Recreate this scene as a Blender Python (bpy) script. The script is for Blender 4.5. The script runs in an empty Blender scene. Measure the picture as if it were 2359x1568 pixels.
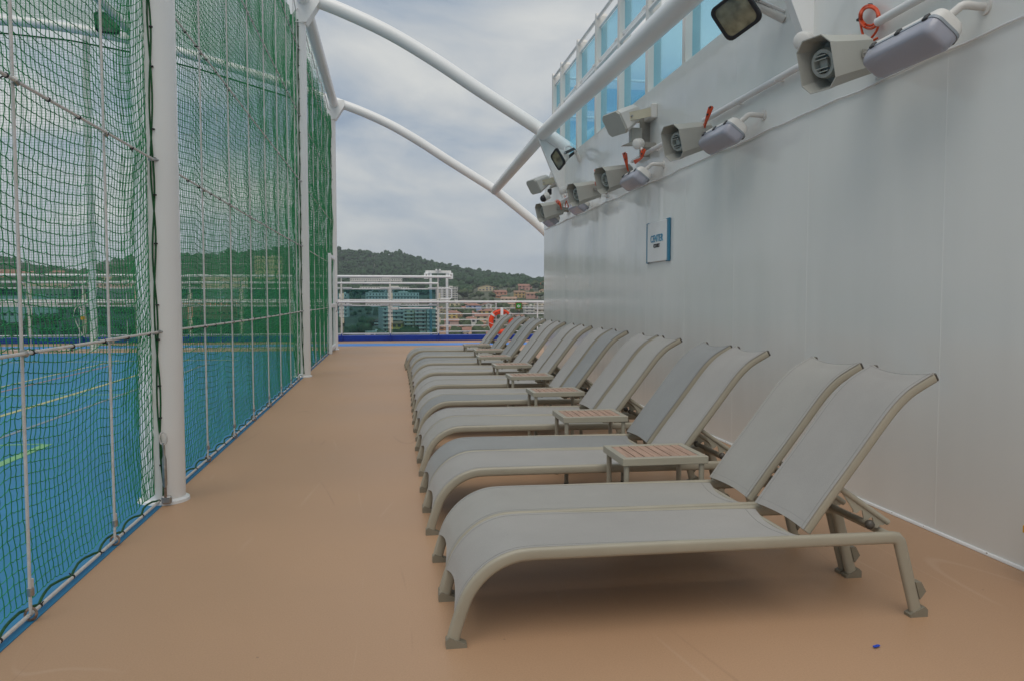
import bpy, bmesh, math, random
import numpy as np
from mathutils import Vector, Matrix

R = math.radians
random.seed(7)
rng = np.random.default_rng(7)
scn = bpy.context.scene
col = scn.collection

# ------------------------------------------------------------------ camera
CAM_Z = 1.3
IW, IH, FPX = 2359.0, 1568.0, 1807.0          # calibration grid used for measuring
VPX, VPY = 900.0, 687.0
_d = np.array([VPX - IW / 2, VPY - IH / 2, FPX]); _d /= np.linalg.norm(_d)
_t = _d[1] / _d[2]; _c = 1 / math.sqrt(1 + _t * _t)
_up = np.array([0, -_c, _t * _c]); _rt = np.cross(_d, _up)
RM = np.stack([_rt, _d, _up])

def _ray(x, y): return RM @ np.array([x - IW / 2, y - IH / 2, FPX])
def at(x, y, X=None, Y=None, Z=None):
    """world point on the plane x=X, y=Y or z=Z seen at a measured image position"""
    r = _ray(x, y); o = np.array([0, 0, CAM_Z])
    k = X / r[0] if X is not None else (Y / r[1] if Y is not None else (Z - CAM_Z) / r[2])
    return Vector(r * k + o)

cam_d = bpy.data.cameras.new('camera')
cam = bpy.data.objects.new('camera', cam_d); col.objects.link(cam)
cam_d.sensor_width = 36.0; cam_d.lens = 36.0 * FPX / IW
cam_d.clip_start = 0.05; cam_d.clip_end = 20000
m = Matrix.Identity(4)
for i in range(3):
    m[i][0] = RM[i][0]; m[i][1] = -RM[i][1]; m[i][2] = -RM[i][2]
m[2][3] = CAM_Z
cam.matrix_world = m
scn.camera = cam

# ------------------------------------------------------------------ sky and sun
SUN_EL, SUN_AZ = 60.0, 199.0                   # azimuth clockwise from +Y
w = bpy.data.worlds.new('World'); scn.world = w; w.use_nodes = True
nt = w.node_tree; nt.nodes.clear()
def nd(t, **k):
    n = nt.nodes.new(t)
    for a, b in k.items(): setattr(n, a, b)
    return n
L = lambda a, b: nt.links.new(a, b)
out = nd('ShaderNodeOutputWorld'); bg = nd('ShaderNodeBackground'); bg.inputs[1].default_value = 0.1
sky = nd('ShaderNodeTexSky', sky_type='NISHITA', sun_disc=False)
sky.sun_elevation = R(SUN_EL); sky.sun_rotation = R(SUN_AZ); sky.air_density = 1.0; sky.dust_density = 2.0
tc = nd('ShaderNodeTexCoord')
sep = nd('ShaderNodeSeparateXYZ'); L(tc.outputs['Generated'], sep.inputs[0])
zc = nd('ShaderNodeMath', operation='MAXIMUM'); L(sep.outputs[2], zc.inputs[0]); zc.inputs[1].default_value = 0.0
za = nd('ShaderNodeMath', operation='ADD'); L(zc.outputs[0], za.inputs[0]); za.inputs[1].default_value = 0.42
dv = nd('ShaderNodeVectorMath', operation='DIVIDE'); L(tc.outputs['Generated'], dv.inputs[0])
cb = nd('ShaderNodeCombineXYZ')
for i in range(3): L(za.outputs[0], cb.inputs[i])
L(cb.outputs[0], dv.inputs[1])
n1 = nd('ShaderNodeTexNoise'); n1.inputs['Scale'].default_value = 2.6; n1.inputs['Detail'].default_value = 7; n1.inputs['Roughness'].default_value = 0.52
n1.inputs['Distortion'].default_value = 0.35
mp = nd('ShaderNodeMapping'); mp.inputs['Location'].default_value = (3.1, 1.4, 0.0); mp.inputs['Scale'].default_value = (1.0, 1.25, 0.0)
L(dv.outputs[0], mp.inputs[0]); L(mp.outputs[0], n1.inputs['Vector'])
n2 = nd('ShaderNodeTexNoise'); n2.inputs['Scale'].default_value = 1.1; n2.inputs['Detail'].default_value = 3
mp2 = nd('ShaderNodeMapping'); mp2.inputs['Location'].default_value = (7.3, 2.6, 0.0); mp2.inputs['Scale'].default_value = (1, 1, 0)
L(dv.outputs[0], mp2.inputs[0]); L(mp2.outputs[0], n2.inputs['Vector'])
mx = nd('ShaderNodeMath', operation='MULTIPLY_ADD'); L(n2.outputs[0], mx.inputs[0]); mx.inputs[1].default_value = 0.6
L(n1.outputs[0], mx.inputs[2])
cr = nd('ShaderNodeValToRGB'); L(mx.outputs[0], cr.inputs[0])
e = cr.color_ramp.elements
e[0].position = 0.67; e[0].color = (2.65, 3.3, 4.2, 1)
e[1].position = 0.96; e[1].color = (6.1, 6.2, 6.05, 1)
q = e.new(0.75); q.color = (3.6, 4.15, 4.8, 1)
q = e.new(0.86); q.color = (5.0, 5.25, 5.4, 1)
# thinning of the cloud sheet into the blue overhead
mix1 = nd('ShaderNodeMix', data_type='RGBA'); mix1.inputs[0].default_value = 0.95
L(sky.outputs[0], mix1.inputs[6]); L(cr.outputs[0], mix1.inputs[7])
# flat grey haze of the overcast towards the horizon
hz = nd('ShaderNodeMapRange'); L(zc.outputs[0], hz.inputs[0])
hz.inputs[1].default_value = 0.0; hz.inputs[2].default_value = 0.17; hz.inputs[3].default_value = 0.9; hz.inputs[4].default_value = 0.0
mix2 = nd('ShaderNodeMix', data_type='RGBA'); L(hz.outputs[0], mix2.inputs[0]); L(mix1.outputs[2], mix2.inputs[6])
mix2.inputs[7].default_value = (4.35, 4.75, 5.05, 1)
L(mix2.outputs[2], bg.inputs[0]); L(bg.outputs[0], out.inputs[0])

sun_d = bpy.data.lights.new('sun', 'SUN'); sun_d.energy = 1.5; sun_d.angle = R(55); sun_d.color = (1.0, 0.93, 0.83)
sun = bpy.data.objects.new('sun', sun_d); col.objects.link(sun)
sv = Vector((math.sin(R(SUN_AZ)) * math.cos(R(SUN_EL)), math.cos(R(SUN_AZ)) * math.cos(R(SUN_EL)), math.sin(R(SUN_EL))))
sun.rotation_euler = sv.to_track_quat('Z', 'Y').to_euler(); sun.location = (-10, -5, 30)

vs = scn.view_settings
vs.view_transform = 'Standard'; vs.look = 'None'; vs.gamma = 1.0; vs.exposure = 0.15
vs.use_curve_mapping = False
scn.cycles.transparent_max_bounces = 16; scn.cycles.max_bounces = 7; scn.cycles.use_denoising = True

# ------------------------------------------------------------------ materials
MAT = {}
def mat(name, c, rough=0.5, metal=0.0, var=0.06, scale=4.0, bump=0.0, bscale=60.0, coat=0.0, spec=0.5, emit=None,
        stretch=(1, 1, 1), trans=0.0, sheen=0.0):
    mt = bpy.data.materials.new(name); mt.use_nodes = True
    t = mt.node_tree; b = t.nodes['Principled BSDF']
    b.inputs['Roughness'].default_value = rough; b.inputs['Metallic'].default_value = metal
    b.inputs['Coat Weight'].default_value = coat; b.inputs['Specular IOR Level'].default_value = spec
    if sheen: b.inputs['Sheen Weight'].default_value = sheen
    g = t.nodes.new('ShaderNodeNewGeometry'); mp_ = t.nodes.new('ShaderNodeMapping'); mp_.inputs['Scale'].default_value = stretch
    t.links.new(g.outputs['Position'], mp_.inputs[0])
    n = t.nodes.new('ShaderNodeTexNoise'); n.inputs['Scale'].default_value = scale; n.inputs['Detail'].default_value = 6
    t.links.new(mp_.outputs[0], n.inputs['Vector'])
    r_ = t.nodes.new('ShaderNodeValToRGB'); t.links.new(n.outputs[0], r_.inputs[0])
    r_.color_ramp.elements[0].position = 0.3; r_.color_ramp.elements[1].position = 0.7
    r_.color_ramp.elements[0].color = tuple(max(0, v * (1 - var)) for v in c) + (1,)
    r_.color_ramp.elements[1].color = tuple(min(1, v * (1 + var)) for v in c) + (1,)
    t.links.new(r_.outputs[0], b.inputs['Base Color'])
    if bump:
        n2_ = t.nodes.new('ShaderNodeTexNoise'); n2_.inputs['Scale'].default_value = bscale; n2_.inputs['Detail'].default_value = 4
        t.links.new(mp_.outputs[0], n2_.inputs['Vector'])
        bp = t.nodes.new('ShaderNodeBump'); bp.inputs['Strength'].default_value = bump; bp.inputs['Distance'].default_value = 0.01
        t.links.new(n2_.outputs[0], bp.inputs['Height']); t.links.new(bp.outputs[0], b.inputs['Normal'])
    MAT[name] = mt
    return mt

def glass(name, tint, rough=0.02, refl=0.5):
    mt = bpy.data.materials.new(name); mt.use_nodes = True
    t = mt.node_tree; t.nodes.clear()
    o = t.nodes.new('ShaderNodeOutputMaterial'); tr = t.nodes.new('ShaderNodeBsdfTransparent'); gl = t.nodes.new('ShaderNodeBsdfGlossy')
    tr.inputs[0].default_value = tint + (1,); gl.inputs['Roughness'].default_value = rough; gl.inputs['Color'].default_value = (0.9, 0.95, 1, 1)
    f = t.nodes.new('ShaderNodeFresnel'); f.inputs[0].default_value = 1.45
    mu = t.nodes.new('ShaderNodeMath'); mu.operation = 'MULTIPLY'; mu.inputs[1].default_value = refl; t.links.new(f.outputs[0], mu.inputs[0])
    mi = t.nodes.new('ShaderNodeMixShader'); t.links.new(mu.outputs[0], mi.inputs[0]); t.links.new(tr.outputs[0], mi.inputs[1]); t.links.new(gl.outputs[0], mi.inputs[2])
    t.links.new(mi.outputs[0], o.inputs[0]); MAT[name] = mt
    return mt

mat('white_paint', (0.78, 0.79, 0.79), 0.32, var=0.03, scale=2.0, bump=0.02, bscale=25)
mat('tube_paint', (0.83, 0.83, 0.82), 0.28, var=0.025, scale=1.2)
mat('court_blue', (0.021, 0.19, 0.375), 0.6, var=0.07, scale=0.7, bump=0.08, bscale=250)
mat('stripe_blue', (0.085, 0.27, 0.70), 0.55, var=0.06, scale=0.8)
mat('coaming_blue', (0.002, 0.035, 0.31), 0.4, var=0.1, scale=2)
mat('line_yellow', (0.42, 0.42, 0.22), 0.6); mat('line_red', (0.33, 0.2, 0.2), 0.6)
mat('line_grey', (0.2, 0.26, 0.31), 0.6); mat('line_green', (0.19, 0.42, 0.2), 0.6)
mat('net_green', (0.011, 0.25, 0.075), 0.6, var=0.2, scale=5)
mat('net_rope_green', (0.012, 0.10, 0.03), 0.75, var=0.3, scale=40, bump=0.6, bscale=220)
mat('rope_white', (0.62, 0.6, 0.58), 0.6, var=0.1, scale=30, bump=0.3, bscale=300)
mat('black_plastic', (0.014, 0.014, 0.017), 0.45, var=0.1)
mat('steel', (0.42, 0.42, 0.42), 0.35, metal=0.9, var=0.25, scale=25)
mat('rusty_steel', (0.30, 0.21, 0.16), 0.5, metal=0.6, var=0.4, scale=50)
mat('lounger_frame', (0.34, 0.315, 0.25), 0.36, var=0.05, scale=6, bump=0.03, bscale=200)
mat('lounger_plastic', (0.21, 0.19, 0.145), 0.5, var=0.06)
mat('lounger_dark', (0.075, 0.066, 0.055), 0.45, var=0.1)
mat('teak', (0.39, 0.255, 0.19), 0.6, var=0.22, scale=14, stretch=(4, 0.5, 1), bump=0.15, bscale=60)
mat('horn_grey', (0.43, 0.435, 0.40), 0.45, var=0.04, scale=5, bump=0.02, bscale=40)
mat('horn_core', (0.36, 0.385, 0.36), 0.45, var=0.04)
mat('bracket_grey', (0.33, 0.32, 0.29), 0.45, metal=0.3, var=0.08, scale=15)
mat('dark_bracket', (0.05, 0.05, 0.052), 0.45, metal=0.3, var=0.15)
mat('lamp_white', (0.70, 0.69, 0.66), 0.4, var=0.04)
mat('lamp_lavender', (0.38, 0.39, 0.455), 0.22, var=0.05, scale=3, spec=0.6)
mat('orange_cable', (0.62, 0.07, 0.012), 0.45, var=0.12, scale=30)
mat('cream_plastic', (0.60, 0.56, 0.43), 0.5, var=0.06)
mat('sign_blue', (0.035, 0.20, 0.33), 0.4, var=0.04); mat('sign_text_blue', (0.07, 0.27, 0.42), 0.45); mat('sign_text_dark', (0.03, 0.03, 0.035), 0.5)
mat('buoy_orange', (0.78, 0.06, 0.012), 0.5, var=0.08, scale=6); mat('buoy_band', (0.62, 0.62, 0.62), 0.45)
mat('sign_green', (0.01, 0.25, 0.03), 0.5); mat('sign_border', (0.22, 0.075, 0.02), 0.5); mat('sign_mark', (0.75, 0.8, 0.75), 0.5)
mat('yellow_plastic', (0.75, 0.40, 0.01), 0.4); mat('blue_scrap', (0.01, 0.06, 0.5), 0.5); mat('grey_plastic', (0.3, 0.34, 0.38), 0.45)
mat('lens_glass', (0.22, 0.21, 0.14), 0.08, var=0.5, scale=9, spec=0.8)  # yellowish reflection in the floodlight lens is painted into the base colour
mat('post_paint', (0.66, 0.64, 0.60), 0.38, var=0.04, scale=3)
mat('rail_paint', (0.76, 0.76, 0.76), 0.3, var=0.05, scale=3)
glass('screen_glass', (0.53, 0.73, 0.77), 0.02, 0.5)
glass('wind_glass', (0.66, 0.87, 0.94), 0.02, 0.35)

def fabric(name, c):
    mt = mat(name, c, 0.75, var=0.05, scale=1.6, sheen=0.15)
    t = mt.node_tree; b = t.nodes['Principled BSDF']
    tcx = t.nodes.new('ShaderNodeTexCoord')
    src = b.inputs['Base Color'].links[0].from_socket
    fn = t.nodes.new('ShaderNodeTexNoise'); fn.inputs['Scale'].default_value = 240; fn.inputs['Detail'].default_value = 2; t.links.new(tcx.outputs['Object'], fn.inputs['Vector'])
    ln_ = t.nodes.new('ShaderNodeTexNoise'); ln_.inputs['Scale'].default_value = 7; ln_.inputs['Detail'].default_value = 5; t.links.new(t.nodes['Geometry'].outputs['Position'], ln_.inputs['Vector'])
    am = t.nodes.new('ShaderNodeMath'); am.operation = 'MULTIPLY_ADD'; am.inputs[1].default_value = 0.22; t.links.new(fn.outputs[0], am.inputs[0])
    am2 = t.nodes.new('ShaderNodeMath'); am2.operation = 'MULTIPLY_ADD'; am2.inputs[1].default_value = 0.14; am2.inputs[2].default_value = 0.82; t.links.new(ln_.outputs[0], am2.inputs[0]); t.links.new(am2.outputs[0], am.inputs[2])
    sc_ = t.nodes.new('ShaderNodeVectorMath'); sc_.operation = 'SCALE'; t.links.new(src, sc_.inputs[0]); t.links.new(am.outputs[0], sc_.inputs['Scale']); t.links.new(sc_.outputs[0], b.inputs['Base Color'])
    hs = []
    for ax in ('X', 'Y'):
        wv = t.nodes.new('ShaderNodeTexWave'); wv.wave_type = 'BANDS'; wv.bands_direction = ax; wv.inputs['Scale'].default_value = 160
        t.links.new(tcx.outputs['Object'], wv.inputs['Vector']); hs.append(wv)
    ad = t.nodes.new('ShaderNodeMath'); ad.operation = 'ADD'; t.links.new(hs[0].outputs[1], ad.inputs[0]); t.links.new(hs[1].outputs[1], ad.inputs[1])
    bp = t.nodes.new('ShaderNodeBump'); bp.inputs['Strength'].default_value = 0.12; bp.inputs['Distance'].default_value = 0.002
    t.links.new(ad.outputs[0], bp.inputs['Height']); t.links.new(bp.outputs[0], b.inputs['Normal'])
fabric('sling_light', (0.326, 0.314, 0.298)); fabric('sling_dark', (0.245, 0.25, 0.248)); fabric('sling_mid', (0.28, 0.28, 0.272))
fabric('sling_warm', (0.322, 0.312, 0.29))
mat('hem_thread', (0.26, 0.26, 0.255), 0.8)

def deck_material():
    mt = mat('deck_beige', (0.455, 0.282, 0.17), 0.5, var=0.075, scale=0.45)
    t = mt.node_tree; b = t.nodes['Principled BSDF']; lk = t.links.new
    src = b.inputs['Base Color'].links[0].from_socket
    g = t.nodes.new('ShaderNodeNewGeometry')
    # fine grain of the paint
    fn = t.nodes.new('ShaderNodeTexNoise'); fn.inputs['Scale'].default_value = 160; fn.inputs['Detail'].default_value = 3; lk(g.outputs['Position'], fn.inputs['Vector'])
    mr = t.nodes.new('ShaderNodeMapRange'); lk(fn.outputs[0], mr.inputs[0]); mr.inputs[3].default_value = 0.85; mr.inputs[4].default_value = 1.15
    m1 = t.nodes.new('ShaderNodeVectorMath'); m1.operation = 'SCALE'; lk(src, m1.inputs[0]); lk(mr.outputs[0], m1.inputs['Scale'])
    # scuffs: thin pale scratches, sparse
    cur = m1.outputs[0]
    for k, (ang, sc, col_, st) in enumerate([(0.5, (0.55, 0.10, 1), (0.60, 0.44, 0.33, 1), 0.2), (-0.75, (0.42, 0.07, 1), (0.60, 0.44, 0.33, 1), 0.2), (1.3, (0.5, 0.09, 1), (0.25, 0.15, 0.095, 1), 0.25)]):
        mp_ = t.nodes.new('ShaderNodeMapping'); mp_.inputs['Rotation'].default_value = (0, 0, ang); mp_.inputs['Scale'].default_value = sc; mp_.inputs['Location'].default_value = (k * 3.1, k * 1.7, 0)
        lk(g.outputs['Position'], mp_.inputs[0])
        nz = t.nodes.new('ShaderNodeTexNoise'); nz.inputs['Scale'].default_value = 1.5; nz.inputs['Detail'].default_value = 1.0; nz.inputs['Distortion'].default_value = 0.1; lk(mp_.outputs[0], nz.inputs['Vector'])
        sb = t.nodes.new('ShaderNodeMath'); sb.operation = 'SUBTRACT'; lk(nz.outputs[0], sb.inputs[0]); sb.inputs[1].default_value = 0.5
        ab = t.nodes.new('ShaderNodeMath'); ab.operation = 'ABSOLUTE'; lk(sb.outputs[0], ab.inputs[0])
        rp = t.nodes.new('ShaderNodeMapRange'); lk(ab.outputs[0], rp.inputs[0]); rp.inputs[1].default_value = 0.0005; rp.inputs[2].default_value = 0.0022; rp.inputs[3].default_value = st; rp.inputs[4].default_value = 0
        br = t.nodes.new('ShaderNodeTexNoise'); br.inputs['Scale'].default_value = 1.3; lk(g.outputs['Position'], br.inputs['Vector'])
        bm_ = t.nodes.new('ShaderNodeMapRange'); lk(br.outputs[0], bm_.inputs[0]); bm_.inputs[1].default_value = 0.52; bm_.inputs[2].default_value = 0.66
        mu = t.nodes.new('ShaderNodeMath'); mu.operation = 'MULTIPLY'; lk(rp.outputs[0], mu.inputs[0]); lk(bm_.outputs[0], mu.inputs[1])
        mi = t.nodes.new('ShaderNodeMix'); mi.data_type = 'RGBA'; lk(mu.outputs[0], mi.inputs[0]); lk(cur, mi.inputs[6]); mi.inputs[7].default_value = col_
        cur = mi.outputs[2]
    # small dark dirt specks
    vo = t.nodes.new('ShaderNodeTexVoronoi'); vo.inputs['Scale'].default_value = 3.2; lk(g.outputs['Position'], vo.inputs['Vector'])
    sp = t.nodes.new('ShaderNodeMapRange'); lk(vo.outputs['Distance'], sp.inputs[0]); sp.inputs[1].default_value = 0.008; sp.inputs[2].default_value = 0.022; sp.inputs[3].default_value = 0.55; sp.inputs[4].default_value = 0
    mi = t.nodes.new('ShaderNodeMix'); mi.data_type = 'RGBA'; lk(sp.outputs[0], mi.inputs[0]); lk(cur, mi.inputs[6]); mi.inputs[7].default_value = (0.12, 0.08, 0.06, 1)
    lk(mi.outputs[2], b.inputs['Base Color'])
    bp = t.nodes.new('ShaderNodeBump'); bp.inputs['Strength'].default_value = 0.15; bp.inputs['Distance'].default_value = 0.003; lk(fn.outputs[0], bp.inputs['Height']); lk(bp.outputs[0], b.inputs['Normal'])
    rn = t.nodes.new('ShaderNodeTexNoise'); rn.inputs['Scale'].default_value = 0.9; lk(g.outputs['Position'], rn.inputs['Vector'])
    rr = t.nodes.new('ShaderNodeMapRange'); lk(rn.outputs[0], rr.inputs[0]); rr.inputs[3].default_value = 0.42; rr.inputs[4].default_value = 0.62; lk(rr.outputs[0], b.inputs['Roughness'])
deck_material()

def wall_material():
    mt = mat('wall_white', (0.775, 0.79, 0.77), 0.25, var=0.02, scale=0.5)
    t = mt.node_tree; b = t.nodes['Principled BSDF']; lk = t.links.new
    src = b.inputs['Base Color'].links[0].from_socket
    g = t.nodes.new('ShaderNodeNewGeometry')
    # faint vertical run marks
    mp_ = t.nodes.new('ShaderNodeMapping'); mp_.inputs['Scale'].default_value = (1, 2.2, 0.12); lk(g.outputs['Position'], mp_.inputs[0])
    nz = t.nodes.new('ShaderNodeTexNoise'); nz.inputs['Scale'].default_value = 1.0; nz.inputs['Detail'].default_value = 6; nz.inputs['Roughness'].default_value = 0.6; lk(mp_.outputs[0], nz.inputs['Vector'])
    mr = t.nodes.new('ShaderNodeMapRange'); lk(nz.outputs[0], mr.inputs[0]); mr.inputs[1].default_value = 0.3; mr.inputs[2].default_value = 0.7; mr.inputs[3].default_value = 0.98; mr.inputs[4].default_value = 1.015
    m1 = t.nodes.new('ShaderNodeVectorMath'); m1.operation = 'SCALE'; lk(src, m1.inputs[0]); lk(mr.outputs[0], m1.inputs['Scale']); lk(m1.outputs[0], b.inputs['Base Color'])
    # plating waves: welded sheet between vertical frames
    mp2_ = t.nodes.new('ShaderNodeMapping'); mp2_.inputs['Scale'].default_value = (1, 2.6, 0.5); lk(g.outputs['Position'], mp2_.inputs[0])
    n2_ = t.nodes.new('ShaderNodeTexNoise'); n2_.inputs['Scale'].default_value = 0.8; n2_.inputs['Detail'].default_value = 2; lk(mp2_.outputs[0], n2_.inputs['Vector'])
    bp = t.nodes.new('ShaderNodeBump'); bp.inputs['Strength'].default_value = 0.25; bp.inputs['Distance'].default_value = 0.05; lk(n2_.outputs[0], bp.inputs['Height'])
    mp3 = t.nodes.new('ShaderNodeMapping'); mp3.inputs['Scale'].default_value = (1, 14, 0.6); lk(g.outputs['Position'], mp3.inputs[0])
    n3 = t.nodes.new('ShaderNodeTexNoise'); n3.inputs['Scale'].default_value = 1.0; n3.inputs['Detail'].default_value = 4; lk(mp3.outputs[0], n3.inputs['Vector'])
    bp2 = t.nodes.new('ShaderNodeBump'); bp2.inputs['Strength'].default_value = 0.02; bp2.inputs['Distance'].default_value = 0.01; lk(n3.outputs[0], bp2.inputs['Height']); lk(bp.outputs[0], bp2.inputs['Normal'])
    lk(bp2.outputs[0], b.inputs['Normal'])
    rn = t.nodes.new('ShaderNodeTexNoise'); rn.inputs['Scale'].default_value = 1.4; rn.inputs['Detail'].default_value = 5; lk(mp_.outputs[0], rn.inputs['Vector'])
    rr = t.nodes.new('ShaderNodeMapRange'); lk(rn.outputs[0], rr.inputs[0]); rr.inputs[1].default_value = 0.3; rr.inputs[2].default_value = 0.7; rr.inputs[3].default_value = 0.08; rr.inputs[4].default_value = 0.17; lk(rr.outputs[0], b.inputs['Roughness'])
wall_material()

# ------------------------------------------------------------------ mesh helpers
class MB:
    def __init__(s): s.v = []; s.f = []
    def add(s, verts, faces):
        o = len(s.v); s.v += [tuple(p) for p in verts]; s.f += [tuple(i + o for i in f) for f in faces]; return s
    def box(s, c, size, b=0.0, rot=None):
        hx, hy, hz = (k / 2 for k in size)
        if b <= 0:
            vs_ = [Vector((x, y, z)) for x in (-hx, hx) for y in (-hy, hy) for z in (-hz, hz)]
            fs = [(0, 1, 3, 2), (4, 6, 7, 5), (0, 4, 5, 1), (2, 3, 7, 6), (0, 2, 6, 4), (1, 5, 7, 3)]
        else:
            vs_ = []; idx = {}
            for sx in (-1, 1):
                for sy in (-1, 1):
                    for sz in (-1, 1):
                        idx[sx, sy, sz] = len(vs_)
                        vs_ += [Vector((sx * hx, sy * (hy - b), sz * (hz - b))), Vector((sx * (hx - b), sy * hy, sz * (hz - b))), Vector((sx * (hx - b), sy * (hy - b), sz * hz))]
            fs = []
            I = lambda x, y, z, k: idx[x, y, z] + k
            for s_ in (-1, 1):
                o = [(-1, -1), (1, -1), (1, 1), (-1, 1)]
                if s_ < 0: o = o[::-1]
                fs.append(tuple(I(s_, a, c_, 0) for a, c_ in o))
                fs.append(tuple(I(c_, s_, a, 1) for a, c_ in o))
                fs.append(tuple(I(a, c_, s_, 2) for a, c_ in o))
                for t_ in (-1, 1):
                    e1 = (I(s_, t_, -1, 0), I(s_, t_, 1, 0), I(s_, t_, 1, 1), I(s_, t_, -1, 1))
                    e2 = (I(-1, s_, t_, 1), I(1, s_, t_, 1), I(1, s_, t_, 2), I(-1, s_, t_, 2))
                    e3 = (I(s_, -1, t_, 0), I(s_, 1, t_, 0), I(s_, 1, t_, 2), I(s_, -1, t_, 2))
                    fs += [e1, e2, e3]
            for k, i0 in idx.items(): fs.append((i0, i0 + 1, i0 + 2))
        c = Vector(c)
        return s.add([(rot @ p if rot else p) + c for p in vs_], fs)
    def tube(s, pts, r, n=10, caps=True, closed=False):
        pts = [Vector(p) for p in pts]; N = len(pts)
        rs = r if isinstance(r, (list, tuple)) else [r] * N
        T = []
        for i in range(N):
            a = pts[(i - 1) % N] if (closed or i > 0) else pts[i]; b = pts[(i + 1) % N] if (closed or i < N - 1) else pts[i]
            d = b - a; T.append(d.normalized() if d.length > 1e-9 else Vector((0, 0, 1)))
        u = T[0].orthogonal().normalized()
        vs_ = []; fs = []
        for i in range(N):
            u = (u - T[i] * u.dot(T[i]))
            u = u.normalized() if u.length > 1e-6 else T[i].orthogonal().normalized()
            v = T[i].cross(u)
            for k in range(n):
                a = 2 * math.pi * k / n
                vs_.append(pts[i] + (u * math.cos(a) + v * math.sin(a)) * rs[i])
        M = N if closed else N - 1
        for i in range(M):
            j = (i + 1) % N
            for k in range(n):
                fs.append((i * n + k, i * n + (k + 1) % n, j * n + (k + 1) % n, j * n + k))
        if caps and not closed:
            fs.append(tuple(range(n))[::-1]); fs.append(tuple((N - 1) * n + k for k in range(n)))
        return s.add(vs_, fs)
    def sweep(s, pts, prof, nrm):
        """sweep a profile of (side, up) pairs along a planar path whose plane normal is nrm"""
        pts = [Vector(p) for p in pts]; N = len(pts); n = len(prof); nrm = Vector(nrm); vs_ = []; fs = []
        for i in range(N):
            a = (pts[i] - pts[i - 1]).normalized() if i else (pts[1] - pts[0]).normalized()
            b = (pts[i + 1] - pts[i]).normalized() if i < N - 1 else a
            t = (a + b).normalized(); k = 1 / max(0.5, t.dot(a)); up = t.cross(nrm) * -1
            for (p, q_) in prof: vs_.append(pts[i] + nrm * p + up * q_ * k)
        for i in range(N - 1):
            for k in range(n): fs.append((i * n + k, i * n + (k + 1) % n, (i + 1) * n + (k + 1) % n, (i + 1) * n + k))
        fs.append(tuple(range(n))[::-1]); fs.append(tuple((N - 1) * n + k for k in range(n)))
        return s.add(vs_, fs)
    def prism(s, poly, vec):
        vec = Vector(vec); n = len(poly); p = [Vector(a) for a in poly]
        return s.add(p + [a + vec for a in p], [tuple(range(n))[::-1], tuple(range(n, 2 * n))] + [(i, (i + 1) % n, n + (i + 1) % n, n + i) for i in range(n)])
    def loft(s, rings, cap0=True, cap1=True):
        n = len(rings[0]); vs_ = [p for r_ in rings for p in r_]; fs = []
        for i in range(len(rings) - 1):
            for k in range(n): fs.append((i * n + k, i * n + (k + 1) % n, (i + 1) * n + (k + 1) % n, (i + 1) * n + k))
        if cap0: fs.append(tuple(range(n))[::-1])
        if cap1: fs.append(tuple((len(rings) - 1) * n + k for k in range(n)))
        return s.add(vs_, fs)
    def sheet(s, G, th):
        """closed thin cloth from a grid of points G[i][j]"""
        a = len(G); b = len(G[0]); P = [[Vector(p) for p in r_] for r_ in G]; top = []; bot = []
        for i in range(a):
            for j in range(b):
                du = P[min(i + 1, a - 1)][j] - P[max(i - 1, 0)][j]; dv_ = P[i][min(j + 1, b - 1)] - P[i][max(j - 1, 0)]
                nn = du.cross(dv_).normalized() * (th / 2); top.append(P[i][j] + nn); bot.append(P[i][j] - nn)
        fs = []; o = a * b; I = lambda i, j: i * b + j
        for i in range(a - 1):
            for j in range(b - 1):
                fs.append((I(i, j), I(i + 1, j), I(i + 1, j + 1), I(i, j + 1))); fs.append((o + I(i, j), o + I(i, j + 1), o + I(i + 1, j + 1), o + I(i + 1, j)))
        per = [(i, 0) for i in range(a)] + [(a - 1, j) for j in range(1, b)] + [(i, b - 1) for i in range(a - 2, -1, -1)] + [(0, j) for j in range(b - 2, 0, -1)]
        for k in range(len(per)):
            p, q_ = I(*per[k]), I(*per[(k + 1) % len(per)]); fs.append((p, o + p, o + q_, q_))
        return s.add(top + bot, fs)
    def ball(s, c, r, n=10, m_=6, sc=(1, 1, 1)):
        c = Vector(c); rings = []
        for i in range(1, m_):
            a = math.pi * i / m_
            rings.append([c + Vector((math.sin(a) * math.cos(2 * math.pi * k / n) * sc[0], math.sin(a) * math.sin(2 * math.pi * k / n) * sc[1], math.cos(a) * sc[2])) * r for k in range(n)])
        return s.loft(rings)
    def xf(s, M): s.v = [tuple(M @ Vector(p)) for p in s.v]; return s
    def mesh(s, name, m_, smooth=0):
        me = bpy.data.meshes.new(name); me.from_pydata(s.v, [], s.f); me.validate()
        bm = bmesh.new(); bm.from_mesh(me); bmesh.ops.recalc_face_normals(bm, faces=bm.faces)
        if smooth:
            ca = math.cos(R(smooth))
            for f in bm.faces: f.smooth = True
            for e_ in bm.edges:
                if len(e_.link_faces) == 2 and e_.link_faces[0].normal.dot(e_.link_faces[1].normal) < ca: e_.smooth = False
        bm.to_mesh(me); bm.free()
        me.materials.append(MAT[m_] if isinstance(m_, str) else m_)
        return me
    def build(s, name, m_, parent=None, smooth=38):
        """world coordinates in, parent offset removed (parents only carry a translation while building)"""
        if parent is not None:
            off = origin(parent); s.v = [(x - off[0], y - off[1], z - off[2]) for x, y, z in s.v]
        o = bpy.data.objects.new(name, s.mesh(name, m_, smooth)); col.objects.link(o)
        if parent is not None: o.parent = parent
        return o

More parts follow.
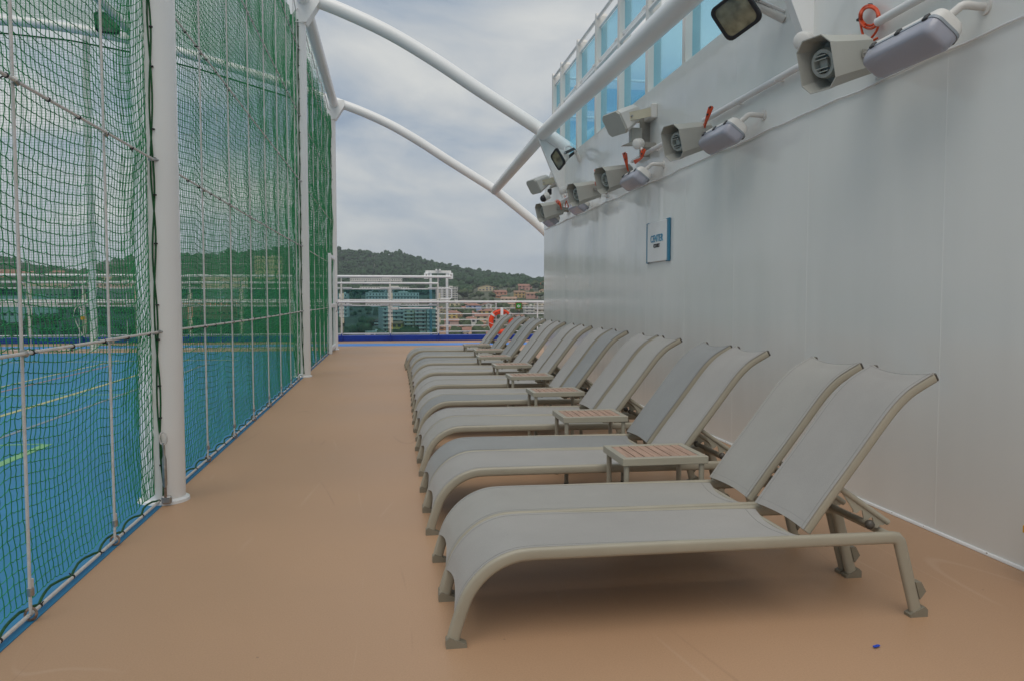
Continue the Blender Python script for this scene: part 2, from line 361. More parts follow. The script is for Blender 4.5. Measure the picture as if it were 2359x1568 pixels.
def origin(p):
    v = Vector((0, 0, 0))
    while p is not None: v = v + p.location; p = p.parent
    return v
def tag(o, label=None, cat=None, group=None, kind=None):
    if label: o['label'] = label
    if cat: o['category'] = cat
    if group: o['group'] = group
    if kind: o['kind'] = kind
    return o
def thing(name, loc, label, cat, group=None):
    o = bpy.data.objects.new(name, None); col.objects.link(o); o.location = loc; o.empty_display_size = 0.2
    return tag(o, label, cat, group)
def copy_tree(o, parent=None):
    c = o.copy(); col.objects.link(c); c.parent = parent
    for ch in list(o.children): copy_tree(ch, c)
    return c
def link_mesh(name, me, parent, loc=(0, 0, 0), rot=None):
    o = bpy.data.objects.new(name, me); col.objects.link(o); o.parent = parent; o.location = loc
    if rot: o.rotation_euler = rot
    return o
def text_mb(txt, size, depth=0.003):
    cu = bpy.data.curves.new('t', 'FONT'); cu.body = txt; cu.size = size; cu.extrude = depth; cu.align_x = 'CENTER'; cu.align_y = 'CENTER'; cu.resolution_u = 3
    o = bpy.data.objects.new('t', cu); col.objects.link(o)
    bpy.context.view_layer.update()
    me = bpy.data.meshes.new_from_object(o.evaluated_get(bpy.context.evaluated_depsgraph_get()))
    mb = MB(); mb.v = [tuple(v.co) for v in me.vertices]; mb.f = [tuple(p.vertices) for p in me.polygons]
    bpy.data.objects.remove(o); bpy.data.curves.remove(cu); bpy.data.meshes.remove(me)
    return mb
def arc(c, r, a0, a1, n, ux, uy):
    c = Vector(c); ux = Vector(ux); uy = Vector(uy)
    return [c + ux * r * math.cos(a0 + (a1 - a0) * i / n) + uy * r * math.sin(a0 + (a1 - a0) * i / n) for i in range(n + 1)]
def smooth_path(P, n=6):
    P = [Vector(p) for p in P]; o = []
    for i in range(len(P) - 1):
        p0 = P[max(i - 1, 0)]; p1 = P[i]; p2 = P[i + 1]; p3 = P[min(i + 2, len(P) - 1)]
        for k in range(n):
            t = k / n
            o.append(0.5 * ((2 * p1) + (p2 - p0) * t + (2 * p0 - 5 * p1 + 4 * p2 - p3) * t * t + (3 * p1 - p0 - 3 * p2 + p3) * t ** 3))
    o.append(P[-1]); return o

# ================================================================== SETTING
XW = 2.988                                     # face of the deckhouse wall
YR = 24.4                                      # rail line at the end of the deck
dk = MB().box((-4, 9, -0.06), (44, 32, 0.12)).build('deck', 'deck_beige', smooth=0); tag(dk, 'beige painted ship deck', kind='structure')
# (top of the deck at z = 0, it ends under the blue coaming)
ct = MB().box((-8.93, 5.0, 0.0), (15.0, 30.0, 0.008)).build('sports_court', 'court_blue', smooth=0)
ct.location = (0, 0, 0); tag(ct, 'blue painted sports court inside the net', kind='structure')
def line(m_, x, y0, y1, wd, rows=False):
    MB().box((x, (y0 + y1) / 2, 0.006), (wd, y1 - y0, 0.005)).build('court_line', m_, ct, 0)
line('line_yellow', -4.26, -8, 17.5, 0.07); line('line_yellow', -5.66, -8, 17.5, 0.05); line('line_red', -5.36, -8, 16.2, 0.05)
line('line_grey', -3.6, -8, 16.4, 0.05); line('line_green', -3.03, -4, 7.47, 0.09)
MB().box((-6.0, 7.49, 0.006), (5.85, 0.03, 0.005)).build('court_line', 'line_green', ct, 0)
MB().box((-6.2, 11.24, 0.006), (5.4, 0.03, 0.005)).build('court_line', 'line_green', ct, 0)
MB().box((-8.2, 17.2, 0.006), (10.0, 0.05, 0.005)).build('court_line', 'line_yellow', ct, 0)
MB().box((-4, 22.33, 0.0), (43.9, 1.06, 0.009)).build('deck_stripe', 'stripe_blue', dk, 0)

# ---- blue coaming and its brackets
cm = MB().box((-4, YR + 0.03, 0.083), (43.9, 0.34, 0.166), 0.012).build('coaming', 'coaming_blue', smooth=0); tag(cm, 'navy blue coaming under the end rail', kind='structure')
for k in range(-9, 2):
    x = 1.448 + 1.464 * (k - 1) + 0.0
    MB().box((x, YR - 0.17, 0.11), (0.035, 0.10, 0.22), 0.006).build('bracket', 'coaming_blue', cm, 0)

# ---- deckhouse with its white wall
dh = thing('deckhouse', (XW + 4, 6, 0), 'tall glossy white steel deckhouse wall behind the loungers', 'wall')
prof = [(-9, 0), (15.22, 0), (15.22, 3.32), (15.16, 3.42), (14.62, 3.66), (14.5, 3.70), (-9, 3.70)]
MB().prism([(XW, y, z) for y, z in prof], (0.14, 0, 0)).build('wall', 'wall_white', dh, 0)
MB().prism([(XW + 0.14, y, 0) for y in (15.08, 15.22)] + [(XW + 8, y, 0) for y in (15.22, 15.08)], (0, 0, 3.3)).build('end_wall', 'wall_white', dh, 0)
MB().box((XW + 4.07, 2.8, 3.62), (7.86, 23.4, 0.12)).build('upper_deck', 'white_paint', dh, 0)
MB().tube([(XW - 0.004, -9, 0.004), (XW - 0.004, 15.2, 0.004)], 0.013, 8).build('base_bead', 'white_paint', dh)
for y in (3.9, 5.32, 6.55, 7.72, 8.95, 10.1, 11.4, 12.7, 14.1):
    MB().tube([(XW + 0.004, y, 0.02), (XW + 0.004, y + 0.004, 3.66)], 0.0055, 6).build('weld_seam', 'wall_white', dh)
rs = random.Random(4)
for k in range(7):
    y = 3.2 + rs.random() * 4.5
    MB().ball((XW - 0.012, y, 0.012), 0.004 + 0.004 * rs.random(), 6, 4, (0.5, 1.4, 0.7)).build('rust_spot', 'rusty_steel', dh)
# cable run along the wall, sagging a little between its clips
pts = []
for i in range(140):
    y = -3 + 18.1 * i / 139
    pts.append((XW - 0.012, y, 2.63 + 0.007 * math.sin(y * 5.1) * math.sin(y * 1.7) + 0.003 * math.sin(y * 13)))
tag(MB().tube(pts, 0.0065, 6).build('wall_cable', 'white_paint'), 'thin white cable strung along the wall below the loudspeakers', 'cable')

# ---- glass windbreak on top of the deckhouse
wb = thing('windbreak', (XW + 0.08, 9, 3.70), 'blue glass windbreak with white posts along the deckhouse top edge', 'windbreak')
PY = [14.47, 13.75, 12.53, 11.36, 10.19, 9.02, 7.83, 6.64, 5.45, 4.26, 3.07]
def wpost(x, y, root, along='y'):
    pr = [(-0.045, 0), (0.045, 0), (0.045, 1.70), (0.025, 1.74), (-0.025, 1.74), (-0.045, 1.70)]
    if along == 'y':
        MB().prism([(x, y + a, 3.70 + z) for a, z in pr], (0.16, 0, 0)).build('post', 'post_paint', root, 0)
    else:
        MB().prism([(x + a, y, 3.70 + z) for a, z in pr], (0, 0.16, 0)).build('post', 'post_paint', root, 0)
for y in PY: wpost(XW + 0.004, y, wb)
for a, b in zip(PY[1:], PY[:-1]):
    y0, y1 = a + 0.047, b - 0.047; ym = (y0 + y1) / 2; ln = y1 - y0
    for z0, z1 in ((3.715, 4.60), (4.80, 5.22)):
        MB().box((XW + 0.082, ym, (z0 + z1) / 2), (0.012, ln - 0.006, z1 - z0)).build('pane', 'wind_glass', wb, 0)
    MB().tube([(XW + 0.03, y0, 5.37), (XW + 0.03, y1, 5.37)], 0.026, 10).build('rail', 'rail_paint', wb)
    MB().tube([(XW + 0.03, y0, 4.66), (XW + 0.03, y1, 4.66)], 0.026, 10).build('rail', 'rail_paint', wb)
    MB().box((XW + 0.06, ym, 4.765), (0.03, ln, 0.028)).build('pane_channel', 'rail_paint', wb, 0)
    MB().box((XW + 0.06, ym, 5.235), (0.03, ln, 0.02)).build('pane_channel', 'rail_paint', wb, 0)
    MB().box((XW + 0.03, y0 + 0.10, 4.74), (0.05, 0.10, 0.03), 0.004).build('clip', 'rail_paint', wb, 0)
wb2 = thing('windbreak', (XW + 3.5, 14.5, 3.70), 'end glass windbreak seen through the blue panes, running across the upper deck', 'windbreak')
XP = [XW + 0.9 + 1.2 * k for k in range(6)]
for x in XP: wpost(x, 14.42, wb2, 'x')
for a, b in zip([XW + 0.2] + XP[:-1], XP):
    for z0, z1 in ((3.715, 4.60), (4.80, 5.22)):
        MB().box(((a + b) / 2, 14.50, (z0 + z1) / 2), (b - a - 0.1, 0.012, z1 - z0)).build('pane', 'wind_glass', wb2, 0)
    for z in (4.66, 5.37): MB().tube([(a + 0.05, 14.45, z), (b - 0.05, 14.45, z)], 0.026, 8).build('rail', 'rail_paint', wb2)

# ---- columns, arches, purlins
ordn = {-2.8: 0, 5.3: 1, 13.4: 2, 20.35: 3}
CL = {-2.8: 'white steel column behind the first net bay', 5.3: 'big white round column nearest the camera, splitting the green net', 13.4: 'white round column midway along the net with a flared cap', 20.35: 'farthest white net column, beside the white gate'}
XC = -1.46
def column(y):
    t = thing('net_column', (XC, y, 0), CL[y], 'column', 'columns along the net')
    MB().tube([(XC, y, 0.0), (XC, y, 5.74)], 0.132, 40).build('shaft', 'tube_paint', t)
    MB().tube([(XC, y, 0.0), (XC, y, 0.018), (XC, y, 0.028)], [0.158, 0.155, 0.134], 40).build('base_ring', 'white_paint', t)
    MB().tube([(XC, y, 5.735), (XC, y, 5.75)], 0.15, 32).build('collar', 'tube_paint', t)
    MB().prism([(XC - 0.14, y - 0.13, 5.75), (XC + 0.15, y - 0.13, 5.75), (XC + 0.36, y - 0.13, 6.08), (XC + 0.36, y - 0.13, 6.22), (XC - 0.14, y - 0.13, 6.22)], (0, 0.26, 0)).build('cap', 'tube_paint', t, 0)
for y in CL: column(y)
AP = [(-16.6, 6.05), (-15.2, 6.5), (-13.5, 7.0), (-12, 7.4), (-10.4, 7.7), (-8.97, 7.79), (-7.55, 7.70), (-6.0, 7.46), (-4.53, 7.13), (-2.55, 6.58), (-1.3, 6.19), (-0.666, 5.973), (0.036, 5.673), (0.75, 5.282), (1.479, 4.832), (2.223, 4.387), (2.624, 4.144), (3.15, 3.815)]
AL = {5.3: 'white tubular roof arch overhead nearest the camera', 13.4: 'white tubular arch sloping down from the middle column to the deckhouse wall', 20.35: 'farthest white tubular arch, crossing the court and sloping down behind the wall'}
for y, lab in AL.items():
    P = list(AP)
    if y > 20: P = P[:-1] + [(2.687, 4.10), (3.3, 3.64), (3.98, 3.08), (4.7, 2.35), (5.3, 1.5), (5.6, 0.8), (5.7, 0.0)]; P.pop(-8)
    t = thing('roof_arch', (0, y, 4), lab, 'arch')
    MB().tube(smooth_path([(x, y, z) for x, z in P], 5), 0.112, 28).build('arch_tube', 'tube_paint', t)
    if y < 20:
        N_ = (2.60, 4.12)
        MB().prism([(2.50, y - 0.006, 4.10), (XW, y - 0.006, 3.84), (XW, y - 0.006, 2.98)], (0, 0.012, 0)).build('gusset_plate', 'tube_paint', t, 0)
        d = Vector((XW - 2.50, 0, 2.98 - 4.12))
        ax = d.normalized(); nn = Vector((-ax.z, 0, ax.x))
        MB().prism([Vector((2.50, y - 0.04, 4.10)) - nn * 0.008, Vector((2.50, y + 0.04, 4.10)) - nn * 0.008, Vector((2.50, y + 0.04, 4.10)) + nn * 0.008, Vector((2.50, y - 0.04, 4.10)) + nn * 0.008], d).build('gusset_flange', 'tube_paint', t, 0)
    MB().tube([(XC, y, 6.15), (XC, y, 6.2)], 0.13, 20).build('saddle', 'tube_paint', t)
def purlin(lab, P, r=0.112):
    t = thing('roof_purlin', P[0], lab, 'beam')
    MB().tube(P, r, 28).build('purlin_tube', 'tube_paint', t)
purlin('thick white tube running from above the camera to the joint over the wall', [(2.62, 5.3, 3.915), (2.60, 13.4, 4.115)])
purlin('short white tube joining the two arches above the wall end', [(2.61, 13.4, 4.115), (2.687, 20.35, 4.085)])
for a, b, lab in ((-2.8, 5.3, 'white top beam over the nearest net bay'), (5.3, 13.4, 'white top beam over the second net bay'), (13.4, 20.35, 'white top beam over the farthest net bay')):
    purlin(lab, [(-1.36, a + 0.1, 6.13), (-1.36, b, 6.13)], 0.105)
purlin('white tube crossing high over the court, seen through the net', [(-5.9, 5.3, 7.46), (-5.9, 20.35, 7.46)], 0.10)

# ---- nets
def strands(P, r, off):
    """3-sided cords along axis 1 of P[n, k, 3]"""
    n, k = P.shape[:2]
    V = P[:, :, None, :] + off[None, None, :, :] * r
    V = V.reshape(-1, 3); idx = np.arange(n * k * 3).reshape(n, k, 3)
    F = np.stack([idx[:, :-1, :], np.roll(idx, -1, 2)[:, :-1, :], np.roll(idx, -1, 2)[:, 1:, :], idx[:, 1:, :]], -1).reshape(-1, 4)
    return V, F
def fast_mesh(name, parts, m_):
    V = np.concatenate([p[0] for p in parts]); o = 0; Fs = []
    for v, f in parts: Fs.append(f + o); o += len(v)
    F = np.concatenate(Fs)
    me = bpy.data.meshes.new(name); me.vertices.add(len(V)); me.vertices.foreach_set('co', V.astype(np.float32).ravel())
    me.loops.add(F.size); me.loops.foreach_set('vertex_index', F.astype(np.int32).ravel())
    me.polygons.add(len(F)); me.polygons.foreach_set('loop_start', np.arange(0, F.size, 4, dtype=np.int32))
    me.update(calc_edges=True); me.materials.append(MAT[m_]); return me
_o3 = [(math.cos(a), math.sin(a)) for a in (0.3, 0.3 + 2.0944, 0.3 + 4.1888)]
OFFV = np.array([(a, b, 0) for a, b in _o3]); OFFH = np.array([(a, 0, b) for a, b in _o3]); OFFX = np.array([(0, a, b) for a, b in _o3])
CLAMP = MB().tube([(0, 0, -0.016), (0, 0, 0.016)], 0.0135, 10).mesh('rope_clamp', 'steel', 40)
TIE = MB().tube([(0, -0.004, 0), (0, 0.004, 0)], 0.0115, 8).add(*(lambda b: (b.v, b.f))(MB().box((0.003, 0, 0.016), (0.004, 0.005, 0.014)))).mesh('cable_tie', 'black_plastic', 40)
XN = -1.445
def side_net(label, y0, y1, dy, ropes, ztop, fold, r, seed, ties, fine=False):
    g = np.random.default_rng(seed)
    t = thing('safety_net', (XN, (y0 + y1) / 2, 0), label, 'net', 'green nets between the columns')
    ny = int((y1 - y0) / dy) + 1; rows = np.arange(0.055, ztop, 0.048); nr = len(rows)
    yl = np.linspace(y0, y1, ny)
    yl = np.sort(np.concatenate([yl, np.linspace(y1 - 0.42, y1 - 0.02, 9), np.linspace(y1 - 0.2, y1 - 0.01, 6)])); ny = len(yl)      # gathered where it is laced on
    Y = yl[:, None] + np.zeros((1, nr)); Zr = rows[None, :] + np.zeros((ny, 1))
    rp = [y0] + list(ropes) + [y1]
    fr = np.zeros(ny); 
    for a, b in zip(rp[:-1], rp[1:]):
        k = (Y[:, 0] >= a) & (Y[:, 0] <= b); fr[k] = (Y[k, 0] - a) / (b - a)
    belly = np.sin(np.pi * fr)[:, None]
    soft = np.clip(Zr / 0.6, 0, 1)
    lift = 0.15 * np.exp(-(y1 - Y) / 0.2) + 0.15 * np.exp(-(Y - y0) / 0.2)
    wob = 0.006 * np.sin(Y * 3.1 + Zr * 2.0 + seed) + 0.006 * np.sin(Y * 7.7 - Zr * 1.3)
    Z = Zr + soft * (lift - 0.045 * belly + wob) + g.normal(0, 0.0025, (ny, nr)) * 0.6
    low = np.clip(1 - Zr / 0.35, 0, 1)
    Z = Z + low * 0.02 * np.abs(np.sin(np.pi * (Y - y0) / 0.34))
    hb = np.abs(np.sin(np.pi * (Zr - 1.09) / 1.055))
    edge = np.minimum(1, np.minimum(y1 - Y, Y - y0) / 0.15)
    X = XN - 0.035 - edge * ((0.010 if fine else 0.008) * belly ** 2 * (0.4 + 0.6 * hb) + 0.03 * hb) + g.normal(0, 0.0015, (ny, nr))
    if fold:
        gather = np.clip((Zr - 0.2) / 1.0, 0.35, 1)
        X = X + fold * gather * edge * np.sin(Y * 2 * np.pi / 0.62 + 0.7 * np.sin(Zr * 0.9) + np.sin(Y * 2.3)) + 0.4 * fold * edge * np.sin(Y * 17 + Zr)
    Y = Y + g.normal(0, 0.0022, (ny, nr)) + 0.0015 * np.sin(Zr * 9 + Y * 4) * edge
    P = np.stack([X, Y, Z], -1) - np.array(t.location)[None, None, :]
    if fine:      # extra node half way between knots, so the cords bow like slack twine
        M_ = (P[:, :-1] + P[:, 1:]) / 2; M_[..., 1] += 0.0035 + g.normal(0, 0.001, M_.shape[:2]); M_[..., 0] += g.normal(0, 0.001, M_.shape[:2])
        Q = np.empty((ny, nr * 2 - 1, 3)); Q[:, 0::2] = P; Q[:, 1::2] = M_
    else: Q = P
    H = np.swapaxes(P, 0, 1)
    if fine:
        M_ = (H[:, :-1] + H[:, 1:]) / 2; M_[..., 2] -= 0.003 + np.abs(g.normal(0, 0.0015, M_.shape[:2]))
        Hq = np.empty((nr, ny * 2 - 1, 3)); Hq[:, 0::2] = H; Hq[:, 1::2] = M_; H = Hq
    me = fast_mesh('netting', [strands(Q, r, OFFV), strands(H, r, OFFH)], 'net_green')
    nm = link_mesh('netting', me, t); nm['kind'] = 'stuff'
    # white ropes
    for y in ropes:
        MB().tube([(XN, y, 0.03), (XN - 0.004, y + 0.004, 3.0), (XN, y, 6.04)], 0.0068, 7).build('upright_rope', 'rope_white', t)
        MB().tube([(XN, y + 0.016, 0.10), (XN, y + 0.014, 0.17)], 0.009, 6).build('rope_end', 'rope_white', t)
        link_mesh('rope_clamp', CLAMP, t, Vector((XN, y + 0.006, 0.12)) - t.location)
        MB().tube(arc((XN, y, 0.03), 0.022, 0, 2 * math.pi, 12, (1, 0, 0), (0, 0.3, 1))[:-1], 0.006, 6, closed=True).build('shackle', 'rusty_steel', t)
    for z in (1.09, 2.15, 3.20, 4.25, 5.30):
        if z > ztop: continue
        MB().tube([(XN + 0.012, y0 + (y1 - y0) * i / 8, z + 0.0 - 0.012 * math.sin(math.pi * i / 8)) for i in range(9)], 0.0075, 7).build('level_rope', 'rope_white', t)
        for y in ropes: link_mesh('rope_clamp', CLAMP, t, Vector((XN + 0.008, y, z - 0.008)) - t.location, (1.3, 0.4, 0))
        MB().tube([(XN + 0.012, y1 - 0.01, z), (XN + 0.03, y1 + 0.02, z)], 0.009, 8).tube([(XN + 0.0, y1 - 0.06, z - 0.008), (XN + 0.02, y1 - 0.0, z + 0.004)], 0.010, 8).build('rope_eye', 'steel', t)
        if ties:
            y = y0 + 0.2
            while y < y1 - 0.05:
                link_mesh('cable_tie', TIE, t, Vector((XN + 0.012, y, z - 0.008)) - t.location, (0, g.uniform(0, 6), 0)); y += 0.31 + 0.1 * g.random()
    # foot rope, scalloped green border, ties
    MB().tube([(XN - 0.008, y0, 0.024), (XN - 0.008, y1, 0.024)], 0.0085, 8).build('foot_rope', 'rope_white', t)
    pts = []; n = int((y1 - y0) / 0.34) * 8
    for i in range(n + 1):
        y = y0 + (y1 - y0) * i / n; s_ = abs(math.sin(math.pi * i / 8))
        pts.append((XN - 0.012 - 0.02 * s_, y, 0.030 + 0.018 * s_ ** 0.8 + g.normal(0, 0.0015)))
    MB().tube(pts, 0.0062, 7).build('border_rope', 'net_rope_green', t)
    for i in range(0, n + 1, 8): link_mesh('cable_tie', TIE, t, Vector((XN - 0.008, pts[i][1], 0.026)) - t.location, (0, g.uniform(0, 6), 0))
    # gathered cord down the column edge
    for k in range(2):
        pts = [(XN + 0.010 * math.sin(z * 7 + k * 2.5) + 0.03 * max(0, 0.9 - z) * (1 if k else 0.5), y1 + 0.004 * math.sin(z * 11 + k), z) for z in np.linspace(0.06, ztop, 70)]
        MB().tube(pts, 0.0055, 7).build('edge_cord', 'net_rope_green', t)
    for z in np.arange(0.25, ztop, 0.27): link_mesh('cable_tie', TIE, t, Vector((XN + 0.01, y1, z + g.normal(0, 0.04))) - t.location, (1.57, 0, g.uniform(-0.5, 0.5)))
    # top hooks
    for a, b in zip(rp[:-1], rp[1:]):
        MB().tube([(XN, a, 5.95), (XN + 0.01, (a + b) / 2, 5.80), (XN, b, 5.95)], 0.008, 6).build('head_rope', 'rope_white', t)
    return t
NL = 'green mesh safety net '
n0 = side_net(NL + 'laced to the nearest column, its cords large and clear', -2.67, 5.165, 0.047, [-1.7, -0.65, 0.35, 1.35, 2.35, 3.36, 4.34], 5.78, 0, 0.0024, 3, True, True)
n1_ = side_net(NL + 'filling the bay between the nearest and the middle column', 5.435, 13.265, 0.047, [6.47, 7.54, 8.59, 9.66, 10.71, 11.74, 12.65], 5.78, 0.002, 0.0029, 5, True)
n2_ = side_net(NL + 'hanging in gathered folds in the farthest bay', 13.535, 20.21, 0.042, [14.55, 15.6, 16.6, 17.6, 18.55], 5.74, 0.075, 0.0035, 9, False)
# turnbuckle stretching the near net to the column foot
tb = thing('turnbuckle', (-1.40, 5.13, 0), 'steel turnbuckle at the foot of the nearest column', 'turnbuckle')
MB().tube([(-1.405, 5.13, 0.06), (-1.405, 5.13, 0.13)], 0.009, 8).build('lower_eye', 'rusty_steel', tb)
MB().tube([(-1.405, 5.13, 0.12), (-1.405, 5.13, 0.14), (-1.407, 5.13, 0.30), (-1.407, 5.13, 0.32)], [0.008, 0.014, 0.014, 0.008], 10).build('barrel', 'steel', tb)
MB().tube([(-1.407, 5.13, 0.31), (-1.409, 5.13, 0.40)], 0.008, 8).build('threaded_rod', 'steel', tb)
MB().tube(arc((-1.41, 5.13, 0.43), 0.022, 0, 2 * math.pi, 14, (1, 0, 0), (0, 0, 1.8))[:-1], 0.006, 6, closed=True).build('thimble', 'rope_white', tb)
MB().box((-1.40, 5.14, 0.04), (0.06, 0.03, 0.05), 0.008).build('anchor_lug', 'steel', tb, 0)

# gate in the far bay
gt = thing('net_gate', (XN + 0.05, 19.4, 0), 'white framed gate in the net beside the farthest column', 'gate')
for y in (18.72, 20.12): MB().box((XN + 0.05, y, 1.17), (0.07, 0.09, 2.34), 0.01).build('gate_post', 'white_paint', gt, 0)
for z in (0.12, 1.12, 2.28): MB().box((XN + 0.05, 19.42, z), (0.06, 1.31, 0.09), 0.01).build('gate_rail', 'white_paint', gt, 0)
MB().tube([(XN + 0.10, 20.0, 0.95), (XN + 0.13, 20.0, 1.0), (XN + 0.13, 20.0, 1.15), (XN + 0.10, 20.0, 1.2)], 0.012, 8).build('gate_handle', 'steel', gt)
# end net across the court
en = thing('safety_net', (-9, 20.5, 0), 'fine green net across the far end of the blue court', 'net', 'green nets between the columns')
xs = np.arange(-13.2, -1.62, 0.062); zz = np.arange(0.06, 7.35, 0.062)
apx = [p[0] for p in AP]; apz = [p[1] for p in AP]
topz = np.interp(xs, apx, apz) - 0.25
g = np.random.default_rng(2)
G = np.zeros((len(xs), len(zz), 3)); G[..., 0] = xs[:, None]; G[..., 2] = zz[None, :] * (topz / 7.35)[:, None]
G[..., 1] = 20.5 + 0.05 * np.sin(xs[:, None] * 2.1 + zz[None, :] * 0.7) + g.normal(0, 0.004, G.shape[:2])
G[..., 2] += 0.015 * np.sin(xs * 3)[:, None]
G -= np.array(en.location)
nm = link_mesh('netting', fast_mesh('netting', [strands(G, 0.0036, OFFV), strands(np.swapaxes(G, 0, 1), 0.0036, OFFX)], 'net_green'), en); nm['kind'] = 'stuff'
MB().tube([(x, 20.5, z) for x, z in zip(xs[::4], topz[::4])], 0.02, 6).build('head_rope', 'net_rope_green', en)
MB().tube([(-13.2, 20.5, 0.05), (-1.6, 20.5, 0.05)], 0.012, 6).build('foot_rope', 'rope_white', en)
for x in np.arange(-13.0, -1.8, 1.1):
    MB().tube([(x, 20.48, 0.04), (x, 20.48, float(np.interp(x, apx, apz)) - 0.1)], 0.007, 6).build('upright_rope', 'rope_white', en)
for z in (1.09, 2.15, 3.2, 4.25, 5.3): MB().tube([(-13.2, 20.49, z), (-1.6, 20.49, z)], 0.005, 6).build('level_rope', 'rope_white', en)
for x, lab in ((-7.25, 'white pole holding the end net, seen through the near net'), (-12.6, 'white end net pole at the left edge beyond the court')):
    zt = float(np.interp(x, apx, apz))
    t = thing('net_pole', (x, 20.7, 0), lab, 'pole')
    MB().tube([(x, 20.7, 0), (x, 20.7, zt)], 0.085, 20).build('shaft', 'tube_paint', t)
    MB().tube([(x, 20.7, 0), (x, 20.7, 0.02)], 0.13, 20).build('base_ring', 'white_paint', t)

# net over the court between the two far arches
rn_ = thing('roof_net', (-9, 17, 6.5), 'green net stretched overhead across the court on top of the far arches', 'net')
xs = np.arange(-13.2, -1.45, 0.055); ys = np.arange(13.5, 20.3, 0.055)
G = np.zeros((len(xs), len(ys), 3)); G[..., 0] = xs[:, None]; G[..., 1] = ys[None, :]
G[..., 2] = (np.interp(xs, apx, apz) + 0.13)[:, None] - 0.05 * np.sin(np.pi * (ys - 13.5) / 6.8)[None, :] + 0.01 * np.sin(xs * 4)[:, None]
G += g.normal(0, 0.004, G.shape); G -= np.array(rn_.location)
nm = link_mesh('netting', fast_mesh('netting', [strands(G, 0.0026, OFFH), strands(np.swapaxes(G, 0, 1), 0.0026, OFFX)], 'net_green'), rn_); nm['kind'] = 'stuff'
# ---- end windscreen with its glass, and the open rail
ws = thing('glass_windscreen', (-6, YR, 0), 'two tier teal glass windscreen with white frame at the deck end', 'windscreen')
PX = [1.448 - 1.464 * k for k in range(0, 13)]
for i, x in enumerate(PX):
    MB().box((x, YR, 0.96), (0.05, 0.07, 1.60), 0.008).build('post', 'post_paint', ws, 0)
    MB().tube([(x, YR, 1.74), (x, YR, 1.96)], 0.018, 8).build('rail_stem', 'post_paint', ws)
    for z in (0.62, 1.36): MB().box((x + 0.05, YR - 0.03, z), (0.05, 0.02, 0.16), 0.004).build('hinge_plate', 'cream_plastic', ws, 0)
for b, a in zip(PX[:-1], PX[1:]):
    xm = (a + b) / 2; ln = b - a
    for z0, z1 in ((1.262, 1.565), (0.235, 1.055)):
        MB().box((xm, YR + 0.02, (z0 + z1) / 2), (ln - 0.14, 0.012, z1 - z0 - 0.004)).build('pane', 'screen_glass', ws, 0)
        MB().box((xm, YR + 0.02, z1 + 0.017), (ln - 0.07, 0.03, 0.034), 0.004).build('pane_frame', 'rail_paint', ws, 0)
        MB().box((xm, YR + 0.02, z0 - 0.017), (ln - 0.07, 0.03, 0.034), 0.004).build('pane_frame', 'rail_paint', ws, 0)
        for e_ in (a + 0.17, b - 0.17): MB().box((e_, YR - 0.005, z1 + 0.05), (0.28, 0.03, 0.024), 0.003).build('frame_clip', 'rail_paint', ws, 0)
    MB().tube([(a, YR, 1.757), (b, YR, 1.757)], 0.033, 10).build('rail', 'rail_paint', ws)
MB().tube([(-16, YR - 0.02, 1.955), (1.85, YR - 0.02, 1.955)], 0.04, 12).build('top_rail', 'rail_paint', ws)
hr = thing('handrail', (-5, YR - 0.10, 1.2), 'long white round handrail across the end of the deck', 'handrail')
MB().tube([(-17, YR - 0.12, 1.185), (9, YR - 0.12, 1.185)], 0.034, 12).build('rail', 'rail_paint', hr)
for x in PX[1:]: MB().tube([(x, YR - 0.12, 1.18), (x, YR + 0.0, 1.18)], 0.014, 8).build('stem', 'rail_paint', hr)
orl = thing('deck_railing', (5, YR, 0), 'open white railing with five thin bars right of the glass', 'railing')
for z in (0.985, 0.81, 0.632, 0.452, 0.268): MB().tube([(1.48, YR, z), (9, YR, z)], 0.0135, 8).build('bar', 'rail_paint', orl)
for x in (3.262, 4.585, 5.9, 7.2, 8.5): MB().box((x, YR, 0.66), (0.035, 0.05, 1.06), 0.005).build('stanchion', 'rail_paint', orl, 0)
# tall gantry frame beside the windscreen end
ga = thing('gantry', (1.49, YR + 0.25, 0), 'white two legged gantry rising above the rail where the glass ends', 'gantry')
yg = YR + 0.22
for x in (1.235, 1.745): MB().box((x, yg, 1.14), (0.075, 0.075, 1.96), 0.006).build('leg', 'white_paint', ga, 0)
MB().box((1.475, yg, 2.11), (0.80, 0.09, 0.085), 0.008).build('top_beam', 'white_paint', ga, 0)
for x in (1.10, 1.86):
    b_ = MB().box((x, yg - 0.03, 1.985), (0.14, 0.12, 0.19), 0.01).build('end_box', 'white_paint', ga, 0)
    MB().tube([(x, yg - 0.092, 2.01), (x, yg - 0.10, 2.01)], 0.022, 12).build('bolt', 'rusty_steel', b_)
for x in (1.41, 1.52): MB().tube([(x, yg - 0.10, 2.175), (x, yg + 0.02, 2.175)], 0.03, 12).build('roller', 'white_paint', ga)
MB().tube([(1.2, yg, 1.955), (1.8, yg, 1.955)], 0.03, 10).build('cross_tube', 'post_paint', ga)
MB().tube([(1.47, yg - 0.12, 2.17), (1.45, yg - 0.13, 2.0), (1.49, yg - 0.13, 1.85), (1.46, yg - 0.2, 1.74)], 0.012, 6).build('hanging_line', 'grey_plastic', ga)
lp = thing('rail_loop', (1.65, YR - 0.02, 1.4), 'rounded white guard loop with two bars beside the gantry', 'guard rail')
MB().tube([(1.45, YR - 0.02, 1.60), (1.80, YR - 0.02, 1.60)] + arc((1.80, YR - 0.02, 1.535), 0.065, math.pi / 2, 0, 5, (1, 0, 0), (0, 0, 1)) + arc((1.80, YR - 0.02, 1.335), 0.065, 0, -math.pi / 2, 5, (1, 0, 0), (0, 0, 1)) + [(1.45, YR - 0.02, 1.27)], 0.019, 8).build('loop', 'rail_paint', lp)
